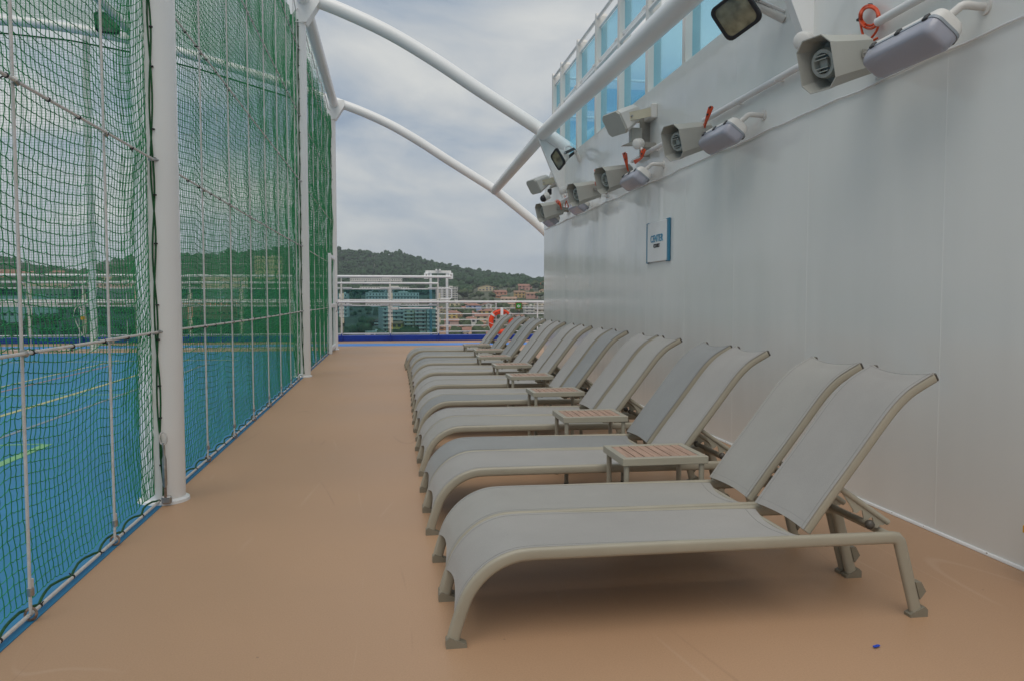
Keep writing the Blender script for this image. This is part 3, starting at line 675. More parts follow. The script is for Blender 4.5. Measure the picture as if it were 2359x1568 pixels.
for x in (1.57, 1.74): MB().tube([(x, YR - 0.02, 1.275), (x, YR - 0.02, 1.595)], 0.014, 8).build('bar', 'rail_paint', lp)
tl = thing('tube_lamp', (0.75, YR - 0.08, 1.0), 'slim tubular lamp under the handrail in front of the glass', 'lamp')
MB().tube([(0.25, YR - 0.08, 0.99), (1.2, YR - 0.08, 0.99)], 0.026, 10).build('tube', 'rail_paint', tl)
MB().box((0.12, YR - 0.07, 0.985), (0.22, 0.07, 0.08), 0.008).build('driver_box', 'post_paint', tl, 0)
MB().box((1.24, YR - 0.08, 0.99), (0.06, 0.06, 0.06), 0.008).build('end_cap', 'post_paint', tl, 0)
MB().tube([(1.27, YR - 0.08, 0.985), (1.36, YR - 0.07, 0.97), (1.44, YR - 0.05, 1.05)], 0.01, 6).build('lead', 'post_paint', tl)
ol = thing('rail_lamp', (-7.9, YR - 0.2, 0.5), 'small white lamp with yellow tip and hose on the far rail', 'lamp')
c0 = at(190, 705, Y=YR - 0.15)
MB().tube([(c0.x, YR - 0.15, 0.78), (c0.x, YR - 0.15, 0.95)], 0.06, 10).build('body', 'white_paint', ol)
MB().tube([(c0.x, YR - 0.15, 0.68), (c0.x, YR - 0.15, 0.78)], 0.055, 10).build('tip', 'yellow_plastic', ol)
MB().tube(smooth_path([(c0.x, YR - 0.15, 0.95), (c0.x - 0.15, YR - 0.15, 1.05), (c0.x - 0.24, YR - 0.15, 0.8), (c0.x - 0.1, YR - 0.15, 0.4), (c0.x, YR - 0.15, 0.2)]), 0.014, 6).build('hose', 'post_paint', ol)

# ---- lifebuoy and its sign
lb = thing('lifebuoy', (3.40, YR - 0.13, 0.565), 'orange lifebuoy with grey bands hanging on the end railing', 'lifebuoy')
c = Vector((3.40, YR - 0.13, 0.565))
ring = MB(); nU = 48
MB_r = [[c + Vector((math.cos(a) * (0.315 + 0.075 * math.cos(b)), -0.05 * math.sin(b), math.sin(a) * (0.315 + 0.075 * math.cos(b)))) for b in [2 * math.pi * k / 12 for k in range(12)]] for a in [2 * math.pi * i / nU for i in range(nU + 1)]]
ring.loft(MB_r, False, False).build('ring', 'buoy_orange', lb, 60)
for a0 in (140, 40, 222, 318):
    ring = MB(); ring.loft([[c + Vector((math.cos(a) * (0.315 + 0.079 * math.cos(b)), -0.054 * math.sin(b), math.sin(a) * (0.315 + 0.079 * math.cos(b)))) for b in [2 * math.pi * k / 12 for k in range(12)]] for a in [R(a0 - 5 + 10 * i / 4) for i in range(5)]], False, False).build('band', 'buoy_band', lb, 60)
pl = []
for i in range(49):
    a = 2 * math.pi * i / 48 + math.pi / 4 + R(5); s_ = abs(math.sin(2 * (a - R(50)))); pl.append(c + Vector((math.cos(a) * (0.41 + 0.0 * s_), -0.03, math.sin(a) * (0.41 + 0.025 * s_))))
MB().tube(pl[:-1], 0.009, 6, closed=True).build('grab_line', 'rope_white', lb)
MB().tube(smooth_path([c + Vector(p) for p in ((0.0, -0.07, 0.42), (-0.02, -0.075, 0.2), (-0.06, -0.06, 0.0), (-0.2, -0.07, -0.08), (-0.38, -0.06, -0.02))]), 0.009, 6).build('throw_line', 'rope_white', lb)
MB().box(c + Vector((0.02, -0.02, 0.31)), (0.085, 0.14, 0.24), 0.01).build('holder_strap', 'white_paint', lb, 0)
for txt, a0, st in (('SKY PRINCESS', 127, -6.3), ('DA', 297, 7.0)):
    for k, ch in enumerate(txt):
        if ch == ' ': continue
        a = R(a0 + st * k); rot = a - math.pi / 2 if st < 0 else a + math.pi / 2
        Mx = Matrix.Translation(c + Vector((math.cos(a) * 0.318, -0.0525, math.sin(a) * 0.318))) @ Matrix.Rotation(-rot, 4, 'Y') @ Matrix.Rotation(R(90), 4, 'X')
        text_mb(ch, 0.062, 0.002).xf(Mx).build('letter', 'sign_text_dark', lb, 0)
ll = thing('buoy_light', (3.44, YR - 0.1, 0.5), 'dark buoy light with a red cap hanging inside the lifebuoy', 'light')
MB().tube([(3.44, YR - 0.10, 0.42), (3.44, YR - 0.10, 0.62)], 0.05, 10).build('body', 'black_plastic', ll)
MB().tube([(3.44, YR - 0.10, 0.62), (3.44, YR - 0.10, 0.66), (3.44, YR - 0.10, 0.72)], [0.055, 0.055, 0.02], 10).build('cap', 'buoy_orange', ll)
sg = thing('safety_sign', (3.955, YR - 0.06, 1.05), 'small green lifebuoy sign with a brown frame on the rail', 'sign')
MB().box((3.955, YR - 0.17, 1.055), (0.21, 0.02, 0.21)).build('frame', 'sign_border', sg, 0)
MB().box((3.955, YR - 0.178, 1.055), (0.165, 0.012, 0.165)).build('panel', 'sign_green', sg, 0)
MB().tube(arc((3.945, YR - 0.186, 1.045), 0.03, 0, 2 * math.pi, 20, (1, 0, 0), (0, 0, 1))[:-1], 0.010, 6, closed=True).build('ring_symbol', 'sign_mark', sg)
MB().box((3.998, YR - 0.186, 1.05), (0.012, 0.004, 0.03)).build('person_symbol', 'sign_mark', sg, 0)

# ================================================================== LOUNGERS
LW = 0.49                                      # overall width
PROF = [(0.002, 0.012), (0.012, 0.055), (0.034, 0.125), (0.059, 0.190), (0.095, 0.243), (0.137, 0.283), (0.18, 0.310), (0.226, 0.328), (0.27, 0.3365), (0.33, 0.339)]
RAIL_END = (1.826, 0.331)
BACK = [(1.432, 0.363), (1.523, 0.485), (1.603, 0.588), (1.683, 0.692), (1.764, 0.798), (1.818, 0.862), (1.873, 0.912), (1.928, 0.946), (1.984, 0.976)]
def rr(w_, h_, r_, n=3):
    o = []
    for cx, cy, a0 in ((w_ / 2 - r_, h_ / 2 - r_, 0), (-w_ / 2 + r_, h_ / 2 - r_, 90), (-w_ / 2 + r_, -h_ / 2 + r_, 180), (w_ / 2 - r_, -h_ / 2 + r_, 270)):
        for i in range(n + 1): a = R(a0 + 90 * i / n); o.append((cx + r_ * math.cos(a), cy + r_ * math.sin(a)))
    return o
def make_lounger():
    t = thing('sun_lounger', (0, 0, 0), 'x', 'sun lounger', 'sun loungers in a row along the white wall')
    section = rr(0.032, 0.05, 0.014, 3)
    feet_mesh = None
    for side in (0, 1):
        y = 0.016 if side == 0 else LW - 0.016
        P = smooth_path([(x, y, z) for x, z in PROF], 3) + [(0.9, y, 0.337), RAIL_END[:1] + (y,) + RAIL_END[1:]]
        P = P[:-1] + [(1.79, y, 0.3312), (1.812, y, 0.327), (1.826, y, 0.312), (1.832, y, 0.292), (1.905, y, 0.022)]
        MB().sweep(P, section, (0, 1, 0)).build('side_rail', 'lounger_frame', t, 50)
        # feet: wedge shaped caps
        for x0, sgn in ((-0.022, 1), (1.948, -1)):
            pr = [(x0, 0), (x0 + sgn * 0.078, 0), (x0 + sgn * 0.078, 0.012), (x0 + sgn * 0.012, 0.042), (x0, 0.030)]
            MB().prism([(x, y - 0.021, z) for x, z in pr], (0, 0.042, 0)).build('foot', 'lounger_plastic', t, 0)
        # stacking bumper on the rear leg
        MB().prism([(1.892, y - 0.018, 0.145), (1.918, y - 0.018, 0.145), (1.940, y - 0.018, 0.105), (1.914, y - 0.018, 0.072)], (0, 0.036, 0)).build('stacking_bumper', 'lounger_plastic', t, 0)
        # back tubes
        yb = 0.049 if side == 0 else LW - 0.049
        MB().sweep(smooth_path([(x, yb, z) for x, z in BACK], 3), rr(0.03, 0.042, 0.012, 3), (0, 1, 0)).build('back_tube', 'lounger_frame', t, 50)
        MB().box((1.990, yb, 0.979), (0.012, 0.026, 0.036), 0.004, Matrix.Rotation(R(-28), 3, 'Y')).build('tube_plug', 'lounger_dark', t, 0)
        # notched prop arm
        ya = 0.085 if side == 0 else LW - 0.085
        MB().tube([(1.585, ya, 0.535), (1.82, ya, 0.372)], 0.0125, 10).build('prop_arm', 'lounger_frame', t)
        d = Vector((1.82 - 1.585, 0, 0.372 - 0.535)); u = d.normalized(); n_ = Vector((u.z, 0, -u.x)) * -1
        n_ = Vector((-0.57, 0, -0.82))
        pl_ = [Vector((1.60, ya - 0.003, 0.520))]
        for k in range(1, 4):
            s0 = 0.30 + 0.2 * k; q0 = Vector((1.585, ya - 0.003, 0.535)) + d * (s0 - 0.07); q1 = Vector((1.585, ya - 0.003, 0.535)) + d * s0
            pl_ += [q0 + n_ * 0.042, q0 + n_ * 0.05 + d * 0.02, q1 + n_ * 0.044, q1 + n_ * 0.024 + d * 0.02, q1 + n_ * 0.022 + d * 0.05]
        pl_ += [Vector((1.815, ya - 0.003, 0.370))]
        MB().prism(pl_, (0, 0.006, 0)).build('notch_plate', 'lounger_frame', t, 0)
    # cross members
    MB().tube([(0.62, 0.03, 0.325), (0.62, LW - 0.03, 0.325)], 0.014, 8).build('crossbar', 'lounger_frame', t)
    MB().tube([(1.40, 0.03, 0.325), (1.40, LW - 0.03, 0.325)], 0.014, 8).build('crossbar', 'lounger_frame', t)
    MB().tube([(1.795, 0.03, 0.333), (1.795, LW - 0.03, 0.333)], 0.016, 10).build('crossbar', 'lounger_frame', t)
    r_ = MB().tube([(1.715, 0.05, 0.378), (1.715, LW - 0.05, 0.378)], 0.0135, 10).build('prop_rod', 'lounger_plastic', t)
    MB().ball((1.715, 0.05, 0.378), 0.02).ball((1.715, LW - 0.05, 0.378), 0.02).build('rod_end', 'lounger_dark', r_)
    # seat sling
    full = smooth_path([(x, 0, z) for x, z in PROF], 3) + [Vector((x, 0, 0.3385 - 0.002 * k)) for k, x in enumerate((0.45, 0.6, 0.75, 0.9, 1.05, 1.2, 1.3, 1.37, 1.42))]
    full = [p for p in full if p.z > 0.118]
    N = len(full); G = []
    nrm = []
    for i in range(N):
        a = full[max(i - 1, 0)]; b = full[min(i + 1, N - 1)]; d = (b - a).normalized(); nrm.append(Vector((-d.z, 0, d.x)))
    JN = 13
    for i in range(N):
        row = []
        for j in range(JN):
            s_ = j / (JN - 1); y = 0.012 + (LW - 0.024) * s_; bow = math.sin(math.pi * s_)
            p = full[i] + nrm[i] * (0.0245 - 0.011 * bow * min(1, i / 6) ** 0.5)
            x, z = p.x, p.z
            if i < 6: k = (1 - i / 6) * bow; x += 0.018 * k; z += 0.038 * k      # front hem arches up between the legs
            if i > N - 5: k = (i - (N - 5)) / 4 * bow; x -= 0.03 * k; z -= 0.006 * k
            row.append((x, y, z))
        G.append(row)
    ss = MB().sheet(G, 0.003).build('seat_sling', 'sling_light', t, 60)
    # back sling
    bp = smooth_path([(x, 0, z) for x, z in BACK], 4); bp = bp[0:]
    N = len(bp); G2 = []
    for i in range(N):
        a = bp[max(i - 1, 0)]; b = bp[min(i + 1, N - 1)]; d = (b - a).normalized(); n_ = Vector((-d.z, 0, d.x)); row = []
        for j in range(JN):
            s_ = j / (JN - 1); y = 0.033 + (LW - 0.066) * s_; bow = math.sin(math.pi * s_)
            e_ = 1.0 if 3 < i < N - 4 else 0.75
            p = bp[i] + n_ * (0.0225 - 0.012 * bow * e_)
            if i > N - 4: p = p - d * 0.028 * bow * (i - (N - 4)) / 3
            if i < 4: p = p + d * 0.012 * bow * (4 - i) / 4
            row.append((p.x, y, p.z))
        G2.append(row)
    bs = MB().sheet(G2, 0.003).build('back_sling', 'sling_light', t, 60)
    # stitched hems: a doubled band along the edges of each cloth
    def hem(G_, par, rows, name='hem'):
        for r0 in rows:
            MB().tube([Vector(p) + Vector((0, 0, 0.0022)) for p in G_[r0]], 0.0007, 4).build(name, 'hem_thread', par)
        for j in (1, JN - 2):
            MB().tube([Vector(G_[i][j]) * 0.55 + Vector(G_[i][0 if j == 1 else JN - 1]) * 0.45 + Vector((-0.0012, 0, 0.0020)) for i in range(len(G_))], 0.0006, 4).build(name, 'hem_thread', par)
    hem(G, ss, (1, len(G) - 2)); hem(G2, bs, (1, len(G2) - 2))
    return t
proto = make_lounger()
PAIR_Y = [2.856, 4.275, 5.725, 7.15, 8.545, 9.99, 11.41, 12.83, 14.31]
PAIR_X = [0.215, 0.203, 0.215, 0.235, 0.244, 0.265, 0.283, 0.29, 0.272]
ORD = ['nearest', 'second', 'third', 'fourth', 'fifth', 'sixth', 'seventh', 'eighth', 'ninth', 'tenth', 'eleventh', 'twelfth', 'thirteenth', 'fourteenth', 'fifteenth', 'sixteenth', 'seventeenth', 'farthest']
DARK = {3: 'sling_dark', 6: 'sling_dark', 11: None, 12: 'sling_mid', 13: 'sling_dark', 14: 'sling_mid', 15: 'sling_dark', 16: 'sling_mid', 17: 'sling_light', 1: 'sling_warm', 4: 'sling_warm', 9: 'sling_light'}
sling_mesh = {}
def restyle(o, mname):
    for ch in o.children:
        if ch.name.split('.')[0] in ('seat_sling', 'back_sling'):
            key = (ch.data.name.split('|')[0], mname)
            if key not in sling_mesh:
                me = ch.data.copy(); me.materials.clear(); me.materials.append(MAT[mname]); sling_mesh[key] = me
            ch.data = sling_mesh[key]
rl = random.Random(11)
LOUNGERS = []
for p in range(9):
    for k in range(2):
        i = 2 * p + k
        o = proto if i == 0 else copy_tree(proto)
        LOUNGERS.append((o, i, Vector((PAIR_X[p] + (rl.uniform(-0.008, 0.012) if k else 0), PAIR_Y[p] + k * 0.507, 0)), R(rl.uniform(-0.35, 0.35))))
for o, i, loc, rz in LOUNGERS:
    o.location = loc; o.rotation_euler.z = rz
    mname = DARK.get(i) or 'sling_light'
    restyle(o, mname)
    tone = {'sling_light': 'light grey', 'sling_warm': 'pale warm grey', 'sling_mid': 'mid grey', 'sling_dark': 'dark grey'}[mname]
    if i == 0: lab = 'light grey sling lounger nearest the camera, with no table beside its front'
    elif i == 17: lab = 'farthest lounger of the row, behind the last slatted table'
    else: lab = f'{tone} sling lounger, {ORD[i]} from the camera in the row by the white wall'
    o['label'] = lab

# ---- slatted side tables between the pairs
TX = [1.178, 1.180, 1.232, 1.247, 1.270, 1.222, 1.330, 1.288]
def make_table():
    t = thing('side_table', (0, 0, 0), 'x', 'side table', 'slatted side tables between the lounger pairs')
    Wd, Dp, Ht = 0.466, 0.385, 0.475
    for y in (0.0175, Dp - 0.0175): MB().box((Wd / 2, y, Ht - 0.02), (Wd, 0.035, 0.04), 0.003).build('frame_rail', 'lounger_frame', t, 0)
    for x in (0.0175, Wd - 0.0175): MB().box((x, Dp / 2, Ht - 0.0203), (0.0349, Dp - 0.0702, 0.0394), 0.003).build('frame_rail', 'lounger_frame', t, 0)
    n = 8; wi = Wd - 0.07; sw = wi / n
    me = MB().box((0, 0, 0), (sw - 0.006, Dp - 0.072, 0.012), 0.0015).mesh('slat', 'teak', 0)
    for k in range(n): link_mesh('slat', me, t, (0.035 + sw * (k + 0.5), Dp / 2, Ht - 0.0095 + 0.0006 * ((k * 7) % 3 - 1)))
    for x in (0.028, Wd - 0.028):
        for y in (0.028, Dp - 0.028):
            MB().tube([(x, y, 0.012), (x, y, Ht - 0.04)], 0.0145, 12).build('leg', 'lounger_frame', t)
            MB().tube([(x, y, 0.0), (x, y, 0.014)], 0.017, 10).build('foot', 'lounger_dark', t)
    for x in (0.10, Wd - 0.12): MB().tube([(x, Dp * 0.3, Ht - 0.055), (x, Dp * 0.3, Ht - 0.018)], 0.012, 8).build('leveller', 'black_plastic', t)
    return t
tproto = make_table()
TABLES = [tproto] + [copy_tree(tproto) for _ in range(7)]
TL = ['slatted wood side table nearest the camera, behind the first lounger pair', 'second slatted side table from the camera', 'third slatted side table from the camera', 'fourth slatted side table from the camera', 'fifth slatted side table from the camera', 'sixth slatted side table from the camera', 'seventh slatted side table from the camera', 'farthest slatted side table, in front of the last lounger pair']
for k, o in enumerate(TABLES):
    o.location = (TX[k], PAIR_Y[k] + 0.507 + LW + 0.022, 0); o.rotation_euler.z = R(rl.uniform(-0.5, 0.5)); o['label'] = TL[k]

# ================================================================== WALL FIXTURES
def place(mb, M): return mb.xf(M)
def chamfer(wd, ht, ch, x): return [Vector((x, a * wd / 2, b * ht / 2)) for a, b in ()] or [Vector((x, y, z)) for y, z in ((wd / 2, ht / 2 - ch), (wd / 2 - ch, ht / 2), (-wd / 2 + ch, ht / 2), (-wd / 2, ht / 2 - ch), (-wd / 2, -ht / 2 + ch), (-wd / 2 + ch, -ht / 2), (wd / 2 - ch, -ht / 2), (wd / 2, -ht / 2 + ch))]
def horn(label, mouth, rear):
    """+X of the horn frame points out of the mouth"""
    mouth = Vector(mouth); rear = Vector(rear)
    t = thing('horn_speaker', rear, label, 'loudspeaker', 'horn loudspeakers along the wall')
    ax = (mouth - rear).normalized(); ln = (mouth - rear).length
    sd = Vector((0, 0, 1)).cross(ax).normalized(); up = ax.cross(sd)
    M = Matrix(((ax.x, sd.x, up.x, rear.x), (ax.y, sd.y, up.y, rear.y), (ax.z, sd.z, up.z, rear.z), (0, 0, 0, 1)))
    Wd, Ht = 0.245, 0.31
    o = [chamfer(Wd * a, Ht * a, 0.055 * a, x) for x, a in ((-0.02, 0.62), (0.0, 0.74), (ln * 0.5, 0.85), (ln * 0.85, 0.94), (ln, 1.0), (ln + 0.003, 1.0))]
    inn = [chamfer(Wd * a, Ht * a, 0.055 * a, x) for x, a in ((ln + 0.003, 0.965), (ln * 0.82, 0.88), (ln * 0.55, 0.78))]
    place(MB().loft(o + inn), M).build('horn_shell', 'horn_grey', t, 25)
    co = MB(); n = 24
    rings = []
    for x, r_ in ((ln * 0.6, 0.088), (ln * 0.80, 0.088), (ln * 0.86, 0.080), (ln * 0.862, 0.060), (ln * 0.78, 0.05)):
        rings.append([Vector((x, math.cos(2 * math.pi * k / n) * r_, math.sin(2 * math.pi * k / n) * r_)) for k in range(n)])
    co.loft(rings); 
    c_ = place(co, M).build('horn_core', 'horn_core', t, 40)
    for z in (-0.045, -0.025, 0.025, 0.045): place(MB().box((ln * 0.835, 0, z), (0.05, 0.10 - abs(z) * 0.6, 0.006)), M).build('core_fin', 'horn_core', c_, 0)
    place(MB().box((ln * 0.80, 0.0, 0), (0.03, 0.05, 0.045), 0.004), M).build('core_plug', 'horn_core', c_, 0)
    # U bracket: two straps and a back plate fixed to the wall
    wall_pt = Vector((XW - 0.012, rear.y + 0.0, rear.z - 0.06))
    for s_ in (-1, 1):
        a = M @ Vector((ln * 0.30, s_ * 0.112, 0.0)); b = M @ Vector((-0.08, s_ * 0.112, -0.05))
        d = (b - a).normalized(); v = sd; u2 = d.cross(v).normalized() * 0.024
        MB().prism([a + u2 - d * 0.02, a - u2 - d * 0.02, b - u2, b + u2], v * 0.005 * s_).build('bracket_strap', 'bracket_grey', t, 0)
        bl = M @ Vector((ln * 0.30, s_ * 0.122, 0.0)); MB().tube([bl - sd * 0.008, bl + sd * 0.008], 0.012, 8).build('bolt', 'steel', t)
    a = M @ Vector((-0.08, -0.115, -0.05)); b = M @ Vector((-0.08, 0.115, -0.05)); u2 = up * 0.024
    MB().prism([a + u2, a - u2, b - u2, b + u2], ax * 0.006).build('bracket_bar', 'bracket_grey', t, 0)
    mid = (a + b) / 2
    MB().tube([mid, Vector((XW + 0.0, mid.y, mid.z - 0.02))], 0.022, 10).build('wall_stem', 'bracket_grey', t)
    MB().box((XW - 0.006, mid.y, mid.z - 0.02), (0.012, 0.12, 0.12)).build('wall_plate', 'white_paint', t, 0)
SP = [((1880, 150), 'horn loudspeaker nearest the camera, beside the big orange cable coil'), ((1548, 330), 'second horn loudspeaker from the camera, under the angled white cabinet'),
      ((1386, 417), 'third horn loudspeaker from the camera, with an orange cable standing behind it'), ((1320, 450), 'fourth horn loudspeaker from the camera on the wall'), ((1244, 491), 'farthest horn loudspeaker, at the end corner of the wall')]
for (px, py), lab in SP:
    mth = at(px, py, X=2.46); rear = Vector((2.83, mth.y + 0.13, mth.z + 0.105)); horn(lab, mth, rear)

def batten(label, yc, k):
    x0, z0, ln = 2.735, 2.64, 0.585
    t = thing('bulkhead_lamp', (x0, yc, z0), label, 'lamp', 'bulkhead lamps along the wall')
    tilt = Matrix.Translation((x0, yc, z0)) @ Matrix.Rotation(R(38), 4, 'Y')     # face down and out over the deck
    def ring(z, sx, sy, ch): return [Vector((x, y, z)) for x, y in rr(sx * 2, sy * 2, ch, 4)]
    hx, hy = 0.092, ln / 2
    place(MB().loft([ring(0.012, hx, hy, 0.045), ring(0.045, hx * 0.97, hy * 0.985, 0.045), ring(0.07, hx * 0.85, hy * 0.96, 0.045), ring(0.085, hx * 0.6, hy * 0.9, 0.03)]), tilt).build('housing', 'lamp_white', t, 40)
    place(MB().loft([ring(-0.004, hx * 1.02, hy * 1.005, 0.046), ring(0.012, hx * 1.02, hy * 1.005, 0.046)]), tilt).build('gasket', 'grey_plastic', t, 40)
    place(MB().loft([ring(-0.004, hx * 0.985, hy * 0.99, 0.045), ring(-0.035, hx * 0.965, hy * 0.983, 0.045), ring(-0.062, hx * 0.92, hy * 0.968, 0.045), ring(-0.078, hx * 0.83, hy * 0.945, 0.042), ring(-0.085, hx * 0.70, hy * 0.91, 0.038), ring(-0.087, hx * 0.5, hy * 0.86, 0.03)]), tilt).build('diffuser', 'lamp_lavender', t, 60)
    for sx in (-1, 1):
        for f in (-0.75, 0.0, 0.75): place(MB().box((sx * hx * 1.03, f * hy, 0.008), (0.014, 0.04, 0.034), 0.003), tilt).build('latch', 'dark_bracket', t, 0)
    ye = yc - hy * 0.62
    a = tilt @ Vector((0, -hy * 0.62, 0.09)); 
    MB().tube(smooth_path([a, a + Vector((0.04, -0.03, 0.035)), Vector((2.86, ye - 0.05, a.z + 0.06)), Vector((2.93, ye - 0.05, a.z + 0.06)), Vector((XW, ye - 0.05, a.z + 0.06))], 3), 0.021, 12).build('stem', 'lamp_white', t)
    MB().tube([Vector((XW - 0.012, ye - 0.05, a.z + 0.06)), Vector((XW, ye - 0.05, a.z + 0.06))], 0.042, 16).build('flange', 'lamp_white', t)
BL = ['lavender bulkhead lamp nearest the camera, with a bent pipe stem', 'second lavender bulkhead lamp from the camera', 'third lavender bulkhead lamp from the camera', 'fourth lavender bulkhead lamp, half behind a horn loudspeaker', 'farthest lavender bulkhead lamp at the wall end']
for k, y in enumerate((3.87, 6.26, 8.62, 11.28, 13.3)): batten(BL[k], y, k)

# conduit along the wall, in lengths, with saddles
for (y0, y1), lab in (((-3, 4.46), 'white conduit pipe running off the top right edge'), ((4.75, 7.13), 'white conduit pipe between the two nearest loudspeakers'), ((7.62, 9.35), 'white conduit pipe behind the third loudspeaker'), ((9.9, 11.3), 'white conduit pipe behind the fourth loudspeaker'), ((11.75, 13.9), 'farthest white conduit pipe on the wall')):
    t = thing('conduit', (XW - 0.05, y0, 2.97), lab, 'pipe')
    MB().tube([(XW - 0.055, y0, 2.97), (XW - 0.055, y1, 2.97)], 0.026, 14).build('pipe', 'rail_paint', t)
    y = y0 + 0.25 if y0 > 0 else 3.05
    while y < y1:
        MB().tube([(XW - 0.055, y - 0.008, 2.97), (XW - 0.055, y + 0.008, 2.97)], 0.029, 12).box((XW - 0.02, y, 2.97), (0.05, 0.03, 0.03)).build('saddle', 'white_paint', t); y += 0.72
# orange cables: coil at the first loudspeaker, bundles at the others
def cable(label, paths, ties=()):
    t = thing('orange_cable', paths[0][0], label, 'cable', 'orange loudspeaker cables')
    for p in paths: MB().tube(smooth_path(p, 5), 0.0075, 7).build('cord', 'orange_cable', t)
    for p in ties: MB().box(p, (0.03, 0.03, 0.016), 0.003).build('cable_tie', 'black_plastic', t, 0)
def wl(x, y, off=0.03): return at(x, y, X=XW - off)
loop = []
for rr_, ofs, dy_ in ((1.0, 0.03, 0), (0.90, 0.048, 2), (0.80, 0.036, -2)):
    loop.append([wl(2003 + 23 * rr_ * math.cos(a), 40 + dy_ - 27 * rr_ * math.sin(a), ofs + 0.01 * (k % 3)) for k, a in enumerate(np.linspace(-1.9, 2 * math.pi - 2.1, 15))])
loop.append([wl(1981, 44, 0.04), wl(1985, 70, 0.05), wl(1993, 95, 0.06), wl(2000, 110, 0.08), wl(1999, 119, 0.1)])
loop.append([wl(2026, 44, 0.04), wl(2020, 70, 0.05), wl(2004, 92, 0.06), wl(1992, 104, 0.08), wl(1984, 108, 0.12)])
loop.append([wl(2022, 88, 0.055), wl(2008, 95, 0.07), wl(1994, 100, 0.08), wl(1984, 104, 0.12)])
cable('big orange cable coil hanging beside the nearest loudspeaker', loop, [wl(2003, 13), wl(1980, 46), wl(2027, 40)])
def bundle(label, x0, y0, x1, y1, tail):
    ps = []
    for k in range(4):
        o_ = (k - 1.5) * 2.2
        ps.append([wl(x0 + o_ * 1.3, y0 - 3 + abs(o_), 0.24), wl((x0 + x1) / 2 + o_, (y0 + y1) / 2, 0.25), wl(x1 + o_ * 0.4, y1, 0.24), wl(tail[0] + o_ * 0.4, tail[1] + o_, 0.22)])
    cable(label, ps, [wl(x0, y0 + 1, 0.24), wl((x0 + x1) / 2, (y0 + y1) / 2, 0.25)])
bundle('orange cable bundle above the second loudspeaker', 1638, 247, 1626, 282, (1622, 293))
bundle('orange cable bundle standing behind the third loudspeaker', 1439, 354, 1444, 382, (1446, 392))
bundle('orange cable bundle hanging from the white junction cup', 1483, 345, 1477, 365, (1462, 374))
bundle('thin orange cable bundle behind the fourth loudspeaker', 1374, 392, 1376, 415, (1372, 425))
bundle('small orange cable stub near the wall end', 1284, 463, 1291, 474, (1292, 480))
cable('small orange cable loop below the far junction cup', [[wl(1300, 448), wl(1304, 462), wl(1309, 478), wl(1305, 486), wl(1302, 476), wl(1304, 464)]])

# angled white loudspeaker cabinets
def cabinet(label, c, wallpt):
    c = Vector(c); t = thing('wall_cabinet', wallpt, label, 'loudspeaker')
    ax = Vector((-0.72, -0.25, -0.46)).normalized(); sd = Vector((0, 0, 1)).cross(ax).normalized(); up = ax.cross(sd)
    M = Matrix(((ax.x, sd.x, up.x, c.x), (ax.y, sd.y, up.y, c.y), (ax.z, sd.z, up.z, c.z), (0, 0, 0, 1)))
    o = [chamfer(a * 0.34, b * 0.27, 0.04, x) for x, a, b in ((-0.20, 0.72, 0.5), (-0.15, 0.85, 0.72), (0.10, 1.0, 1.0))]
    place(MB().loft(o), M).build('cabinet', 'lamp_white', t, 25)
    place(MB().loft([chamfer(0.335, 0.265, 0.04, 0.102), chamfer(0.33, 0.26, 0.04, 0.125)]), M).build('grille', 'horn_grey', t, 0)
    for s_ in (-1, 1):
        a = M @ Vector((-0.02, s_ * 0.168, 0.0)); b = Vector((XW - 0.07, a.y + 0.02, a.z + 0.06)); u2 = Vector((0, 0, 0.05))
        ring = [a + Vector((-0.05 * math.cos(q_), 0, 0.05 * math.sin(q_))) for q_ in np.linspace(-1.4, 1.4, 7)]
        MB().prism(ring + [b + u2, b - u2], Vector((0, s_ * 0.018, 0))).build('arm', 'cream_plastic', t, 0)
        MB().tube([a + Vector((0, -0.024, 0)), a + Vector((0, 0.024, 0))], 0.012, 8).build('pivot', 'steel', t)
    MB().box((XW - 0.035, c.y + 0.06, c.z + 0.08), (0.07, 0.46, 0.16), 0.01).build('wall_bracket', 'lamp_white', t, 0)
cp = at(1432, 277, X=2.62); cabinet('angled white loudspeaker cabinet on the wall above the second horn', cp, (XW, cp.y + 0.1, cp.z))
cp = at(1240, 425, X=2.64); cabinet('angled white loudspeaker cabinet projecting at the far wall end', cp, (XW, cp.y + 0.1, cp.z))
# junction cups and boxes
def cup(label, px, py, off):
    c = at(px, py, X=XW - off); t = thing('junction_cup', (XW, c.y, c.z), label, 'junction box')
    d = Vector((-0.7, -0.5, -0.2)).normalized()
    MB().tube([c - d * 0.05, c - d * 0.03, c + d * 0.035, c + d * 0.05], [0.05, 0.06, 0.06, 0.04], 18).build('cup', 'lamp_white', t)
    MB().tube([c + Vector((0.02, -0.03, -0.05)), c + Vector((0.03, -0.06, -0.09))], 0.016, 8).build('gland', 'lamp_white', t)
    MB().box(((c.x + XW) / 2, c.y + 0.05, c.z), (XW - c.x, 0.03, 0.06), 0.003).build('bracket', 'bracket_grey', t, 0)
cup('white junction cup beside the nearest loudspeaker', 1852, 95, 0.25)
cup('white junction cup below the angled cabinet', 1471, 332, 0.22)
cup('white junction cup near the far end of the wall', 1297, 440, 0.2)
c = at(1464, 313, X=2.80); t = thing('control_box', (XW, c.y, c.z), 'small grey control box with a hood under the angled cabinet', 'box')
MB().box(c, (0.13, 0.10, 0.16), 0.006).build('case', 'horn_grey', t, 0)
MB().prism([c + Vector((-0.065, -0.05, -0.08)), c + Vector((0.06, -0.05, -0.08)), c + Vector((0.06, -0.05, -0.11)), c + Vector((-0.16, -0.05, -0.12))], (0, 0.10, 0)).build('hood', 'horn_grey', t, 0)
